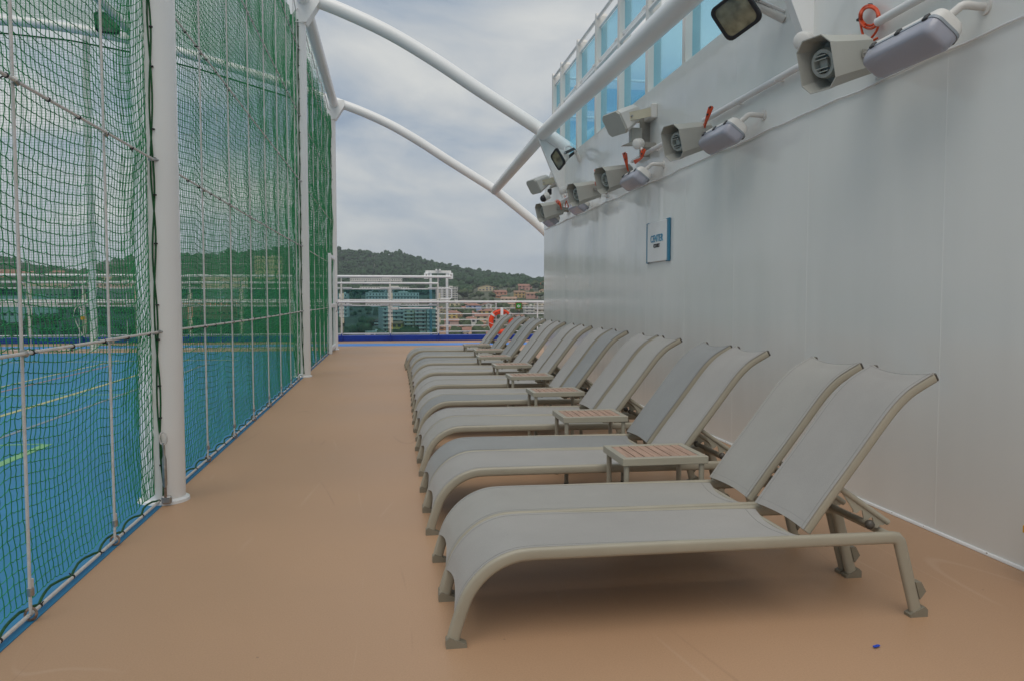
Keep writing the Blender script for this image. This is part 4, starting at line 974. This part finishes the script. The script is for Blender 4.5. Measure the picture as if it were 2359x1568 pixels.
MB().box(((c.x + XW) / 2 + 0.04, c.y + 0.06, c.z + 0.02), (XW - c.x - 0.06, 0.025, 0.5), 0.003).build('mount_plate', 'bracket_grey', t, 0)
# dome camera at the wall end
c = at(1252, 458, X=2.70); t = thing('security_camera', (XW, c.y, c.z), 'black and white security camera on a bracket at the wall end', 'camera')
MB().ball(c, 0.062, 14, 9).build('dome', 'black_plastic', t, 60)
MB().tube([c + Vector((0.02, 0, 0.02)), c + Vector((0.10, 0, 0.06))], 0.065, 14).build('shroud', 'lamp_white', t)
MB().tube([c + Vector((0.10, 0, 0.06)), c + Vector((0.13, 0, 0.20)), Vector((XW, c.y - 0.05, c.z + 0.26))], 0.022, 8).build('bracket', 'bracket_grey', t)
MB().box(c + Vector((0.11, 0.0, 0.12)), (0.07, 0.05, 0.10), 0.006).build('clamp', 'black_plastic', t, 0)

# floodlights
def flood(label, c, aim, wallpt, s=1.0, roll=0.0):
    c = Vector(c); ax = Vector(aim).normalized(); t = thing('floodlight', wallpt, label, 'floodlight', 'floodlights')
    sd = Vector((0, 0, 1)).cross(ax).normalized(); up = ax.cross(sd)
    M = Matrix(((ax.x, sd.x, up.x, c.x), (ax.y, sd.y, up.y, c.y), (ax.z, sd.z, up.z, c.z), (0, 0, 0, 1))) @ Matrix.Rotation(roll, 4, 'X')
    sd = (M.to_3x3() @ Vector((0, 1, 0))); up = (M.to_3x3() @ Vector((0, 0, 1)))
    def rrx(x, w_, h_, r_): return [Vector((x, a * s, b * s)) for a, b in rr(w_, h_, r_, 4)]
    place(MB().loft([rrx(-0.16 * s, 0.10, 0.10, 0.03), rrx(-0.12 * s, 0.18, 0.17, 0.05), rrx(-0.01 * s, 0.285, 0.255, 0.05), rrx(0.0, 0.285, 0.255, 0.05)]), M).build('body', 'lamp_white', t, 40)
    place(MB().loft([rrx(0.0, 0.315, 0.285, 0.055), rrx(0.025 * s, 0.315, 0.285, 0.055), rrx(0.03 * s, 0.30, 0.27, 0.05), rrx(0.03 * s, 0.262, 0.232, 0.045), rrx(0.018 * s, 0.262, 0.232, 0.045)]), M).build('bezel', 'black_plastic', t, 30)
    place(MB().loft([rrx(0.014 * s, 0.262, 0.232, 0.045), rrx(0.020 * s, 0.262, 0.232, 0.045)]), M).build('lens', 'lens_glass', t, 0)
    wp = Vector(wallpt)
    for s_ in (-1, 1):
        a = M @ Vector((-0.05 * s, s_ * 0.165 * s, 0)); b = M @ Vector((-0.24 * s, s_ * 0.165 * s, 0.0)); e_ = M @ Vector((-0.33 * s, s_ * 0.03, 0.0))
        MB().sweep([a, b, e_], [(-0.022, -0.003), (0.022, -0.003), (0.022, 0.003), (-0.022, 0.003)], up).build('yoke', 'dark_bracket', t, 0)
        place(MB().tube([Vector((-0.05 * s, s_ * 0.15 * s, 0)), Vector((-0.05 * s, s_ * 0.185 * s, 0))], 0.014, 8), M).build('pivot', 'steel', t)
    e_ = M @ Vector((-0.33 * s, 0, 0))
    MB().tube([e_, wp], 0.03, 10).build('wall_stub', 'lamp_white', t)
    MB().tube(smooth_path([M @ Vector((-0.14 * s, 0, 0.03)), M @ Vector((-0.20 * s, 0.0, 0.12)), M @ Vector((-0.30 * s, 0, 0.09)), wp + Vector((0, 0, 0.06))], 4), 0.013, 8).build('flex_conduit', 'rail_paint', t)
    return t
flood('large floodlight with black rim hanging at the top edge of the wall', at(1697, 33, X=2.56), (-0.62, -0.62, -0.52), (XW, 5.72, 3.42), 1.0, 0.42)
f2 = at(1287, 367, X=2.62)
flood('smaller looking floodlight below the tube joint at the far wall', f2, (-0.85, -0.22, -0.42), (XW, f2.y + 0.1, f2.z - 0.02), 1.0, 0.3)
flood('floodlight on the far arch over the court, seen through the net', (-6.55, 20.1, 7.78), (0.1, -0.75, -0.5), (-6.5, 20.35, 7.62), 1.7)

# sign on the wall
s0, s1 = at(1494, 560, X=XW).y, at(1546, 555, X=XW).y
zt, zb = 2.165, 1.70
sgn = thing('wall_sign', (XW, (s0 + s1) / 2, 1.93), 'white wall sign with blue side strips reading CENTER COURT', 'sign')
MB().box((XW - 0.022, (s0 + s1) / 2, (zt + zb) / 2), (0.016, s0 - s1 - 0.10, zt - zb - 0.02), 0.003).build('panel', 'white_paint', sgn, 0)
for y in (s0 - 0.03, s1 + 0.045):
    wd = 0.06 if y > 7 + 1.4 else 0.09
    MB().box((XW - 0.016, y, (zt + zb) / 2), (0.026, wd, zt - zb), 0.006).build('side_strip', 'sign_blue', sgn, 0)
    for z in (zt - 0.03, zb + 0.03): MB().tube([(XW - 0.032, y, z), (XW - 0.028, y, z)], 0.008, 8).build('screw', 'steel', sgn)
Mt = lambda y, z: Matrix.Translation((XW - 0.032, y, z)) @ Matrix.Rotation(R(-90), 4, 'Z') @ Matrix.Rotation(R(90), 4, 'X')
yc_ = (s0 + s1) / 2 + 0.0
def stretch(mb, k): mb.v = [(x * k, y, z) for x, y, z in mb.v]; return mb
stretch(text_mb('CENTER', 0.115, 0.004), 0.98).xf(Mt(yc_, 1.965)).build('lettering', 'sign_text_blue', sgn, 0)
stretch(text_mb('COURT', 0.062, 0.004), 0.95).xf(Mt(yc_, 1.885)).build('lettering', 'sign_text_dark', sgn, 0)

# things on the deck
c = at(2019, 1489, Z=0.004); t = thing('plastic_scrap', c, 'tiny blue plastic scrap lying on the deck in front', 'litter')
MB().box(c + Vector((0, 0, 0.004)), (0.03, 0.012, 0.006), 0.002, Matrix.Rotation(0.3, 3, 'Z')).build('scrap', 'blue_scrap', t, 0)
c = at(2408, 1203, X=XW - 0.10); t = thing('wall_tray', (XW, c.y, c.z), 'grey panel over a yellow tray at the right picture edge', 'box')
MB().prism([(XW - 0.16, c.y + 0.045, c.z + 0.005), (XW - 0.01, c.y + 0.0, c.z + 0.005), (XW - 0.01, c.y - 0.02, c.z + 0.16), (XW - 0.10, c.y - 0.02, c.z + 0.16)], (0, -0.35, 0.0)).build('cover', 'grey_plastic', t, 0)
MB().box((XW - 0.10, c.y - 0.14, c.z - 0.035), (0.16, 0.36, 0.035), 0.004).build('tray', 'yellow_plastic', t, 0)
MB().box((XW - 0.03, c.y - 0.14, c.z - 0.03), (0.06, 0.30, 0.025), 0.004).build('hinge', 'steel', t, 0)

# ================================================================== TOWN AND HILLS
RX = [-900, -400, 0, 60, 130, 230, 300, 360, 450, 560, 680, 775, 841, 861, 893, 923, 964, 989, 1014, 1037, 1070, 1100, 1140, 1167, 1214, 1228, 1253, 1500, 2400]
RYV = [650, 640, 614, 609, 626, 644, 622, 604, 600, 594, 584, 580, 581, 585, 582, 585, 595, 604, 608, 615, 619, 625, 630, 633, 636, 643, 644, 655, 665]
RR = [120, 300, 420, 550, 700, 850, 1000, 1200, 1600, 2000, 2600]
BASEY = [900, 812, 776, 748, 715, 690, 672, 655, None, None, None]
def vx_of(az): return VPX + math.tan(az) * FPX * 1.012
_rg = np.random.default_rng(21); _ph = _rg.uniform(0, 6.28, 8)
def ground_z(x, y):
    r = math.hypot(x, y); az = math.atan2(x, y)
    ry = float(np.interp(vx_of(az), RX, RYV)) + 5
    ys = [b for b in BASEY[:8]] + [ry, ry + 22, ry + 48]
    ys[7] = min(ys[7], 655) if ry < 640 else max(655, ry + 6)
    yy = float(np.interp(r, RR, ys))
    z = CAM_Z + (VPY - yy) / FPX * r
    return z + (1.2 * math.sin(x * 0.021 + _ph[0]) + 1.0 * math.sin(y * 0.017 + _ph[1])) * min(1, r / 700)
def town_pt(vx, vy):
    """where the line of sight meets the hillside"""
    d = _ray(vx, vy); d = d / math.hypot(d[0], d[1]); lo = 300.0
    for r in np.arange(300, 1900, 4.0):
        z = CAM_Z + d[2] * r
        if ground_z(d[0] * r, d[1] * r) >= z: return Vector((d[0] * r, d[1] * r, z)), r
    return Vector((d[0] * 1500, d[1] * 1500, CAM_Z + d[2] * 1500)), 1500
mat('hill_ground', (0.075, 0.085, 0.05), 0.95, var=0.4, scale=0.03); mat('sea', (0.03, 0.07, 0.09), 0.12, var=0.2, scale=0.02, bump=0.3, bscale=0.4)
mat('forest', (0.043, 0.078, 0.04), 1.0, spec=0.0, var=0.3, scale=0.12, bump=1.0, bscale=0.9)
mat('foliage', (0.075, 0.10, 0.055), 1.0, spec=0.0, var=0.5, scale=0.2, bump=1.0, bscale=1.2)
mat('cypress', (0.025, 0.042, 0.025), 0.9, var=0.4, scale=0.3, bump=1.0, bscale=1.5); mat('bark', (0.09, 0.06, 0.04), 0.9)
mat('asphalt', (0.09, 0.09, 0.092), 0.9)
V = []; F = []
azs = np.linspace(R(-34), R(24), 150); rsd = list(np.geomspace(150, 2600, 60))
for r in rsd:
    for a in azs: x, y = r * math.sin(a), r * math.cos(a); V.append((x, y, ground_z(x, y)))
na = len(azs)
for i in range(len(rsd) - 1):
    for j in range(na - 1): F.append((i * na + j, i * na + j + 1, (i + 1) * na + j + 1, (i + 1) * na + j))
tm = MB(); tm.v = V; tm.f = F
tag(tm.build('hillside', 'hill_ground', smooth=60), 'hillside behind the harbour town', kind='structure')
sm = MB(); sm.add([(-2080, -130, -26), (2080, -130, -26), (2080, 2820, -26), (-2080, 2820, -26)], [(0, 1, 2, 3)])
tag(sm.build('sea', 'sea', smooth=0), 'sea round the ship', kind='structure')
# ship's side below the deck edge
tag(MB().box((-4, 8.0, -14.2), (42, 33, 28.0)).build('hull', 'white_paint', smooth=0), 'white hull under the deck', kind='structure')

# ---- forest: one mass of crowns
ico = bmesh.new(); bmesh.ops.create_icosphere(ico, subdivisions=2, radius=1.0)
IV = np.array([v.co[:] for v in ico.verts]); IF = np.array([[v.index for v in f.verts] for f in ico.faces]); ico.free()
ico = bmesh.new(); bmesh.ops.create_icosphere(ico, subdivisions=1, radius=1.0)
JV = np.array([v.co[:] for v in ico.verts]); JF = np.array([[v.index for v in f.verts] for f in ico.faces]); ico.free()
def blob_mesh(name, items, m_, g):
    Vs = []; Fs = []; o = 0
    for (x, y, z, rx, rz, hi) in items:
        B, Fc = (IV, IF) if hi else (JV, JF)
        k = 1 + 0.30 * np.sin(B[:, :1] * 3.1 + g.uniform(0, 6)) * np.sin(B[:, 1:2] * 3.7 + g.uniform(0, 6)) + g.normal(0, 0.07, (len(B), 1))
        P = B * k * np.array([rx, rx, rz]) + np.array([x, y, z]); Vs.append(P); Fs.append(Fc + o); o += len(P)
    V_ = np.concatenate(Vs); F_ = np.concatenate(Fs)
    me = bpy.data.meshes.new(name); me.vertices.add(len(V_)); me.vertices.foreach_set('co', V_.astype(np.float32).ravel())
    me.loops.add(F_.size); me.loops.foreach_set('vertex_index', F_.astype(np.int32).ravel())
    me.polygons.add(len(F_)); me.polygons.foreach_set('loop_start', np.arange(0, F_.size, 3, dtype=np.int32))
    me.update(calc_edges=True); me.materials.append(MAT[m_])
    ob = bpy.data.objects.new(name, me); col.objects.link(ob); return ob
g = np.random.default_rng(5); items = []
for k in range(8600):
    near = k < 5800
    a = g.uniform(R(-4.5), R(12)) if near else g.uniform(R(-30), R(-4.5)); r = math.sqrt(g.uniform(930 ** 2, 1640 ** 2)); x, y = r * math.sin(a), r * math.cos(a)
    vx = vx_of(a)
    if r < 1080 and vx > 1085: continue
    s_ = math.exp(g.normal(1.02, 0.28)) if near else g.uniform(4.5, 8.0); z = ground_z(x, y)
    items.append((x, y, z + s_ * g.uniform(0.5, 1.6), s_, s_ * g.uniform(0.7, 1.0), near and k % 4 == 0))
tag(blob_mesh('forest', items, 'forest', g), 'dark green pine forest covering the hill', kind='stuff')
items = []
for k in range(620):
    a = g.uniform(R(-30), R(12.5)); r = g.uniform(420, 1120); x, y = r * math.sin(a), r * math.cos(a); s_ = g.uniform(1.6, 4.2)
    items.append((x, y, ground_z(x, y) + s_ * 0.5, s_, s_ * g.uniform(0.7, 1.3), True))
tag(blob_mesh('town_greenery', items, 'foliage', g), 'garden shrubs and trees between the town houses', kind='stuff')

WALLC = {'cream': (0.55, 0.47, 0.30), 'pink': (0.48, 0.27, 0.22), 'salmon': (0.55, 0.26, 0.17), 'yellow': (0.58, 0.42, 0.14), 'ochre': (0.50, 0.34, 0.15), 'white': (0.62, 0.60, 0.56), 'blue': (0.26, 0.34, 0.52), 'beige': (0.50, 0.42, 0.31), 'grey': (0.40, 0.40, 0.38), 'orange': (0.52, 0.25, 0.12), 'rose': (0.52, 0.36, 0.32)}
for k, c in WALLC.items(): mat('stucco_' + k, c, 0.9, var=0.08, scale=0.5)
mat('tile_red', (0.29, 0.15, 0.11), 0.9, var=0.25, scale=0.8); mat('tile_brown', (0.27, 0.17, 0.11), 0.9, var=0.25, scale=0.8); mat('tile_pale', (0.36, 0.235, 0.165), 0.9, var=0.25, scale=0.8)
mat('shutter_blue', (0.05, 0.09, 0.28), 0.7); mat('shutter_brown', (0.13, 0.075, 0.05), 0.7); mat('shutter_grey', (0.16, 0.17, 0.18), 0.7); mat('window_dark', (0.04, 0.045, 0.055), 0.2); mat('balcony', (0.6, 0.58, 0.53), 0.8)
WM = {m_: MB().box((0, 0, 0), (1, 1, 1)).mesh('window', m_, 0) for m_ in ('window_dark',)}
SM = {m_: MB().box((0, 0, 0), (1, 1, 1)).mesh('shutter', m_, 0) for m_ in ('shutter_blue', 'shutter_brown', 'shutter_grey')}
rh = random.Random(3)
def house(label, x0, x1, ytop, ybase, wall, roof='tile_red', kind='hip', shut='shutter_brown', floors=2, cat='house', turn=None, group='houses of the harbour town'):
    """x0, x1, ytop, ybase: the extent it has from the deck, in measuring grid units"""
    P, r = town_pt((x0 + x1) / 2, ybase); k = r / FPX * 1.01
    wd = (x1 - x0) * k * 0.94; ht = (ybase - ytop) * k
    t = thing('town_house' if cat == 'house' else 'apartment_block', P, label, cat, group)
    az = math.atan2(P.x, P.y); tn = rh.uniform(-0.32, 0.32) if turn is None else turn
    dp = max(7.0, min(12.0, wd * 0.75))
    if kind == 'flat': he = ht - 0.6
    else: rise = min(wd, dp) * 0.21; he = max(ht * 0.5, ht - rise); rise = ht - he
    hw, hd = wd / 2, dp / 2
    ob = lambda mb, n, m_, par=t: (lambda o: o)(mb_local(mb, n, m_, par))
    def mb_local(mb, n, m_, par):
        o = bpy.data.objects.new(n, mb.mesh(n, m_, 0)); col.objects.link(o); o.parent = par; return o
    if kind == 'gable':
        w_ = MB().prism([(-hw, -hd, -3), (hw, -hd, -3), (hw, -hd, he), (0, -hd, he + rise - 0.15), (-hw, -hd, he)], (0, dp, 0))
        ob(w_, 'wall', 'stucco_' + wall)
        e_ = 0.5
        rf = MB()
        for s_ in (-1, 1):
            sl = rise / hw
            rf.prism([(0, -hd - e_, he + rise), (s_ * (hw + e_), -hd - e_, he - e_ * sl), (s_ * (hw + e_), -hd - e_, he - e_ * sl - 0.25), (0, -hd - e_, he + rise - 0.25)], (0, dp + 2 * e_, 0))
        ro = ob(rf, 'roof', roof)
    else:
        ob(MB().box((0, 0, he / 2 - 1.5), (wd, dp, he + 3)), 'wall', 'stucco_' + wall)
        e_ = 0.5
        if kind == 'flat':
            ro = ob(MB().box((0, 0, he + 0.15), (wd + 0.3, dp + 0.3, 0.3)).box((wd * 0.2, 0.5, he + 0.8), (wd * 0.18, 2.5, 1.1)), 'roof', 'balcony')
        elif kind == 'side':      # ridge parallel to the front
            ro = ob(MB().add([(-hw - e_, -hd - e_, he - 0.1), (hw + e_, -hd - e_, he - 0.1), (hw + e_, hd + e_, he - 0.1), (-hw - e_, hd + e_, he - 0.1), (-hw - e_, 0, he + rise), (hw + e_, 0, he + rise)], [(0, 1, 5, 4), (2, 3, 4, 5), (0, 4, 3), (1, 2, 5), (0, 3, 2, 1)]), 'roof', roof)
        else:
            q_ = max(0.05, hw - hd * 0.8)
            ro = ob(MB().add([(-hw - e_, -hd - e_, he - 0.1), (hw + e_, -hd - e_, he - 0.1), (hw + e_, hd + e_, he - 0.1), (-hw - e_, hd + e_, he - 0.1), (-q_, 0, he + rise), (q_, 0, he + rise)], [(0, 1, 5, 4), (1, 2, 5), (2, 3, 4, 5), (3, 0, 4), (0, 3, 2, 1)]), 'roof', roof)
        if kind != 'flat': ob(MB().box((wd * 0.25, 0.8, he + rise * 0.7), (0.8, 0.8, 1.6)), 'chimney', 'stucco_' + wall, ro)
    fh = he / floors; nx = max(2, int(wd / (3.6 if cat == 'house' else 3.0)))
    for fl in range(floors):
        for ix in range(nx):
            x = -hw + wd * (ix + 0.5) / nx; z = fh * (fl + 0.55); hh = min(1.5, fh * 0.55); ww = 1.05
            if cat == 'house' and rh.random() < 0.15: continue
            wn = link_mesh('window', WM['window_dark'], t, (x, -hd, z)); wn.scale = (ww, 0.16, hh)
            if cat == 'house':
                for s_ in (-1, 1):
                    so = link_mesh('shutter', SM[shut], t, (x + s_ * (ww * 0.5 + 0.26), -hd - 0.06, z)); so.scale = (0.48, 0.08, hh * 1.05)
        if cat != 'house':
            ob(MB().box((0, -hd - 0.5, fh * fl + 0.5), (wd * 0.96, 1.0, 0.9)), 'balcony', 'balcony')
    t.rotation_euler.z = -az + tn
    return t
ZZ = lambda x, y: ((1700 + x / 4.289) / 1.7363, (1050 + y / 4.289) / 1.7363)
def hz_(label, x0, x1, y0, y1, *a, **k):
    p = ZZ(x0, y0); q_ = ZZ(x1, y1); house(label, p[0], q_[0], p[1], q_[1], *a, **k)
hz_('cream villa with blue shutters standing highest at the forest edge', 900, 1210, 392, 492, 'cream', 'tile_pale', 'gable', 'shutter_blue', turn=0.1)
hz_('low salmon house with red roof beside the cream villa', 1175, 1395, 478, 556, 'salmon', 'tile_red', 'side', floors=1)
hz_('brownish pink two storey house near the wall, high on the slope', 1592, 1838, 374, 480, 'pink', 'tile_red', 'side')
hz_('pale orange house cut by the wall edge, highest on the right', 1975, 2120, 325, 440, 'orange', 'tile_pale', 'gable', floors=2)
hz_('ochre house with brown roof and white awnings on the right slope', 1522, 1716, 488, 604, 'ochre', 'tile_brown', 'side')
hz_('pink house with grey brown roof next to the white wall', 1728, 1940, 510, 622, 'pink', 'tile_brown', 'side', turn=0.05)
hz_('cream cottage at the wall edge above the pink house', 1958, 2110, 462, 530, 'cream', 'tile_brown', 'hip', floors=1)
hz_('wide beige house with tan roof just above the handrail', 1300, 1578, 592, 655, 'beige', 'tile_pale', 'side', floors=1)
hz_('long cream building half hidden by the handrail', 1385, 1765, 672, 762, 'cream', 'tile_pale', 'hip')
hz_('light blue house with red roof under the handrail', 710, 958, 703, 830, 'blue', 'tile_red', 'hip', 'shutter_blue')
hz_('white gabled house with brown red roof under the handrail', 970, 1188, 692, 784, 'white', 'tile_red', 'gable')
hz_('small white gabled house left of the green sign', 1205, 1372, 708, 775, 'white', 'tile_red', 'gable', floors=1)
hz_('cream flat fronted house behind the gantry leg', 425, 600, 695, 775, 'cream', 'tile_pale', 'flat')
hz_('small cream house beside the gantry, left of the yellow roof', 224, 312, 765, 862, 'cream', 'tile_red', 'hip')
hz_('rose house with wide red roof behind the second rail bar', 545, 745, 755, 830, 'rose', 'tile_red', 'hip', floors=1)
hz_('yellow house with red hipped roof left of the lifebuoy', 975, 1190, 800, 884, 'yellow', 'tile_red', 'hip', floors=1)
hz_('pale rose house with shallow red roof left of the yellow house', 715, 872, 838, 934, 'rose', 'tile_red', 'hip')
hz_('yellow house with broad brown red roof near the gantry', 352, 612, 828, 962, 'yellow', 'tile_red', 'hip', turn=0.2)
hz_('cream gabled house with large red roof left of the lifebuoy', 858, 1092, 888, 1012, 'cream', 'tile_red', 'side')
hz_('white two storey house with red roof among cypresses', 662, 892, 932, 1112, 'white', 'tile_red', 'hip', 'shutter_grey')
hz_('pink house with blue shutters beside the gantry leg', 330, 580, 965, 1152, 'rose', 'tile_red', 'side', 'shutter_blue', turn=0.02)
hz_('orange house at the foot of the gantry', 235, 425, 1072, 1190, 'orange', 'tile_pale', 'side')
hz_('low house with salmon roof right of the cypresses', 905, 1035, 1005, 1090, 'salmon', 'tile_pale', 'side', floors=1)
hz_('low cream house with brown roof in front of the salmon roof', 918, 1132, 1075, 1160, 'cream', 'tile_brown', 'gable', floors=1)
hz_('cream house seen through the lifebuoy', 1085, 1290, 915, 1020, 'cream', 'tile_red', 'side')
hz_('long low building with orange tiled roof behind the lifebuoy top', 1360, 1662, 805, 868, 'rose', 'tile_pale', 'hip', floors=1)
hz_('grey white flat block with blue windows beside the wall', 1690, 1872, 738, 890, 'grey', 'tile_pale', 'flat', floors=3, cat='apartment block')
hz_('pale flat roofed block touching the wall edge', 1882, 2110, 698, 862, 'beige', 'tile_pale', 'flat', floors=3, cat='apartment block')
hz_('wide roofed house low behind the bottom rail bars', 560, 905, 1105, 1245, 'beige', 'tile_red', 'hip', turn=0.1)
hz_('salmon roofed house just above the coaming', 775, 992, 1180, 1260, 'cream', 'tile_pale', 'side', floors=1)
hz_('reddish house just above the coaming near the lounger backs', 985, 1180, 1175, 1260, 'pink', 'tile_red', 'side', floors=1)
hz_('brown roofed cottage just above the coaming by the gantry', 240, 570, 1180, 1262, 'beige', 'tile_brown', 'side', floors=1)
hz_('yellow gabled house seen between two lounger backs', 1715, 1815, 985, 1085, 'yellow', 'tile_pale', 'gable')
hz_('cream gabled house low between lounger backs near the wall', 1880, 1960, 1180, 1260, 'cream', 'tile_pale', 'gable', floors=1)
hz_('white house left of the buoy light among shrubs', 1400, 1500, 1040, 1140, 'white', 'tile_red', 'hip')
for lab, a in (('small pink house right of the light blue house', (905, 1000, 815, 880, 'rose', 'tile_red', 'hip')), ('cream house between the two highest rail bars near the gantry', (330, 430, 770, 850, 'cream', 'tile_red', 'hip')),
               ('ochre house behind the yellow roof by the gantry', (480, 640, 880, 960, 'ochre', 'tile_red', 'side')), ('pale house with red roof above the light blue house', (640, 760, 690, 745, 'white', 'tile_red', 'hip')),
               ('beige house right of the green sign', (1665, 1760, 770, 850, 'beige', 'tile_pale', 'hip')), ('rose gabled house below the long orange roof', (1440, 1560, 890, 985, 'rose', 'tile_red', 'gable')),
               ('cream house peeping right of the lifebuoy', (1580, 1700, 900, 985, 'cream', 'tile_red', 'side')), ('salmon house behind the lifebuoy ring bottom', (1200, 1330, 1075, 1170, 'salmon', 'tile_red', 'side')),
               ('white gabled cottage above the coaming, left of the lifebuoy', (1020, 1120, 1120, 1190, 'white', 'tile_pale', 'gable')), ('yellow cottage low beside the pink house with blue shutters', (585, 665, 1080, 1160, 'yellow', 'tile_red', 'hip')),
               ('grey house with brown roof under the big light green tree', (595, 700, 650, 700, 'grey', 'tile_brown', 'side')), ('orange cottage above the wide beige house', (1215, 1300, 560, 610, 'orange', 'tile_red', 'hip'))):
    hz_(lab, *a, floors=2 if a[3] - a[2] > 78 else 1)
# apartment blocks seen left of the gantry, mostly through the glass
Z1 = lambda x, y: ((1300 + x / 3.484) / 1.7363, (950 + y / 3.484) / 1.7363)
def h1(label, x0, x1, y0, y1, *a, **k):
    p = Z1(x0, y0); q_ = Z1(x1, y1); house(label, p[0], q_[0], p[1], q_[1], *a, **k)
h1('grey white tower block rising behind the guard loop', 1545, 1850, 690, 880, 'grey', 'tile_pale', 'flat', floors=6, cat='apartment block', turn=0.15)
h1('long white apartment terrace peeping over the glass top rail', 345, 1085, 572, 700, 'white', 'tile_pale', 'flat', floors=3, cat='apartment block', turn=0.0)
h1('middle stepped apartment terrace behind the upper glass', 480, 1180, 690, 800, 'white', 'tile_pale', 'flat', floors=3, cat='apartment block', turn=0.0)
h1('lower stepped apartment terrace crossing behind the handrail', 560, 1320, 770, 970, 'white', 'tile_pale', 'flat', floors=4, cat='apartment block', turn=0.0)
h1('pale slab building behind the left glass panes', 165, 332, 790, 1110, 'white', 'tile_pale', 'flat', floors=6, cat='apartment block', turn=-0.2)
h1('tall grey block behind the lower glass pane', 765, 1090, 975, 1320, 'grey', 'tile_pale', 'flat', floors=6, cat='apartment block', turn=0.25)
h1('pink block between two grey blocks behind the glass', 1250, 1412, 1000, 1320, 'rose', 'tile_pale', 'flat', floors=6, cat='apartment block', turn=0.0)
h1('grey block next to the gantry behind the glass', 1418, 1600, 1000, 1320, 'grey', 'tile_pale', 'flat', floors=6, cat='apartment block', turn=0.0)
h1('cream block behind the glass, left of the pink block', 1085, 1246, 1010, 1315, 'cream', 'tile_pale', 'flat', floors=6, cat='apartment block', turn=0.0)
h1('yellow house with brown roof low behind the glass', 940, 1085, 1170, 1330, 'yellow', 'tile_brown', 'side')
h1('small white house left of the grey block behind the glass', 700, 775, 1140, 1240, 'white', 'tile_red', 'gable')
h1('pale flat building at the bottom of the glass', 575, 800, 1300, 1372, 'beige', 'tile_pale', 'flat', floors=1)
# houses on the skyline and slope seen through the net
for lab, a in (('orange roofed house on the skyline at the left edge, through the net', (0, 42, 628, 660, 'salmon', 'tile_red', 'side')), ('yellow house on the skyline through the net, near the left rope', (50, 78, 630, 655, 'yellow', 'tile_red', 'side')),
               ('pale house under the pines, through the net', (120, 152, 628, 655, 'rose', 'tile_red', 'hip')), ('wide cream building in the skyline dip, through the net', (225, 300, 636, 662, 'cream', 'tile_pale', 'side')),
               ('long beige block behind the far rail, left of the net pole', (60, 150, 655, 690, 'beige', 'tile_pale', 'flat')), ('rose block behind the far rail, right of the net pole', (215, 325, 652, 688, 'rose', 'tile_pale', 'flat')),
               ('white block low behind the far glass, through the net', (20, 120, 690, 740, 'white', 'tile_pale', 'flat')), ('cream tower rising over the rail in the second net bay', (590, 650, 595, 665, 'cream', 'tile_pale', 'flat')),
               ('pale block behind the rail in the second net bay', (470, 570, 640, 690, 'beige', 'tile_pale', 'flat')), ('salmon block behind the glass in the second net bay', (430, 540, 690, 735, 'salmon', 'tile_pale', 'flat'))):
    house(lab, *a, floors=2 if 'tower' not in lab else 6)
# separate trees among the houses
def tree(label, vx, vy, hpx, kind):
    P, r = town_pt(vx, vy); k = r / FPX; h_ = hpx * k
    t = thing('town_tree', P, label, 'tree', 'trees among the houses')
    MB().tube([P + Vector((0, 0, -1)), P + Vector((0.1, 0, h_ * 0.5))], [0.35, 0.2], 6).build('trunk', 'bark', t)
    its = []
    if kind == 'cypress':
        for q_ in range(7): its.append((0, 0, h_ * (0.15 + 0.13 * q_), h_ * 0.13 * (1 - abs(q_ - 2) * 0.12), h_ * 0.16, True))
    else:
        for q_ in range(9): its.append((g.normal(0, h_ * 0.2), g.normal(0, h_ * 0.2), h_ * (0.62 + g.normal(0, 0.12)), h_ * g.uniform(0.18, 0.28), h_ * g.uniform(0.16, 0.24), True))
    o = blob_mesh('crown', its, 'cypress' if kind == 'cypress' else 'foliage', g); o.parent = t
for lab, x, yb, yt, kd in (('tall dark cypress right of the white two storey house', 897, 1100, 965, 'cypress'), ('dark leafy tree between the pink and white houses', 620, 1130, 950, 'broad'), ('bushy tree behind the white house', 820, 1060, 985, 'broad'),
                           ('round tree left of the yellow roofed house', 640, 930, 790, 'broad'), ('dark tree by the orange house at the gantry foot', 262, 1090, 1000, 'broad'), ('small dark tree right of the orange house', 440, 1150, 1090, 'broad'),
                           ('big light green tree below the forest, right of the tower block', 660, 640, 420, 'broad'), ('yellowish green tree on the slope above the handrail', 930, 640, 500, 'broad'), ('reddish leaning tree clump above the handrail', 1150, 640, 530, 'broad'),
                           ('dark round tree beside the pink house at the wall', 1985, 640, 505, 'broad'), ('dark tree behind the ochre house at the wall', 1900, 480, 300, 'broad'), ('dark cypress low between the lounger backs', 2000, 1160, 1060, 'cypress')):
    a = ZZ(x, yb); b = ZZ(x, yt); tree(lab, a[0], a[1], a[1] - b[1], kd)


# ================================================================== AIR
hz_box = MB().box((0, 1350, 48), (4200, 3000, 150.0)); hz_m = bpy.data.materials.new('haze_air'); hz_m.use_nodes = True
ht_ = hz_m.node_tree; ht_.nodes.clear(); ho = ht_.nodes.new('ShaderNodeOutputMaterial'); hv = ht_.nodes.new('ShaderNodeVolumePrincipled')
hv.inputs['Density'].default_value = 0.00016; hv.inputs['Color'].default_value = (0.86, 0.91, 1.0, 1); hv.inputs['Anisotropy'].default_value = 0.2
ht_.links.new(hv.outputs[0], ho.inputs['Volume']); MAT['haze_air'] = hz_m
tag(hz_box.build('haze', 'haze_air', smooth=0), 'thin haze in the air', kind='stuff')
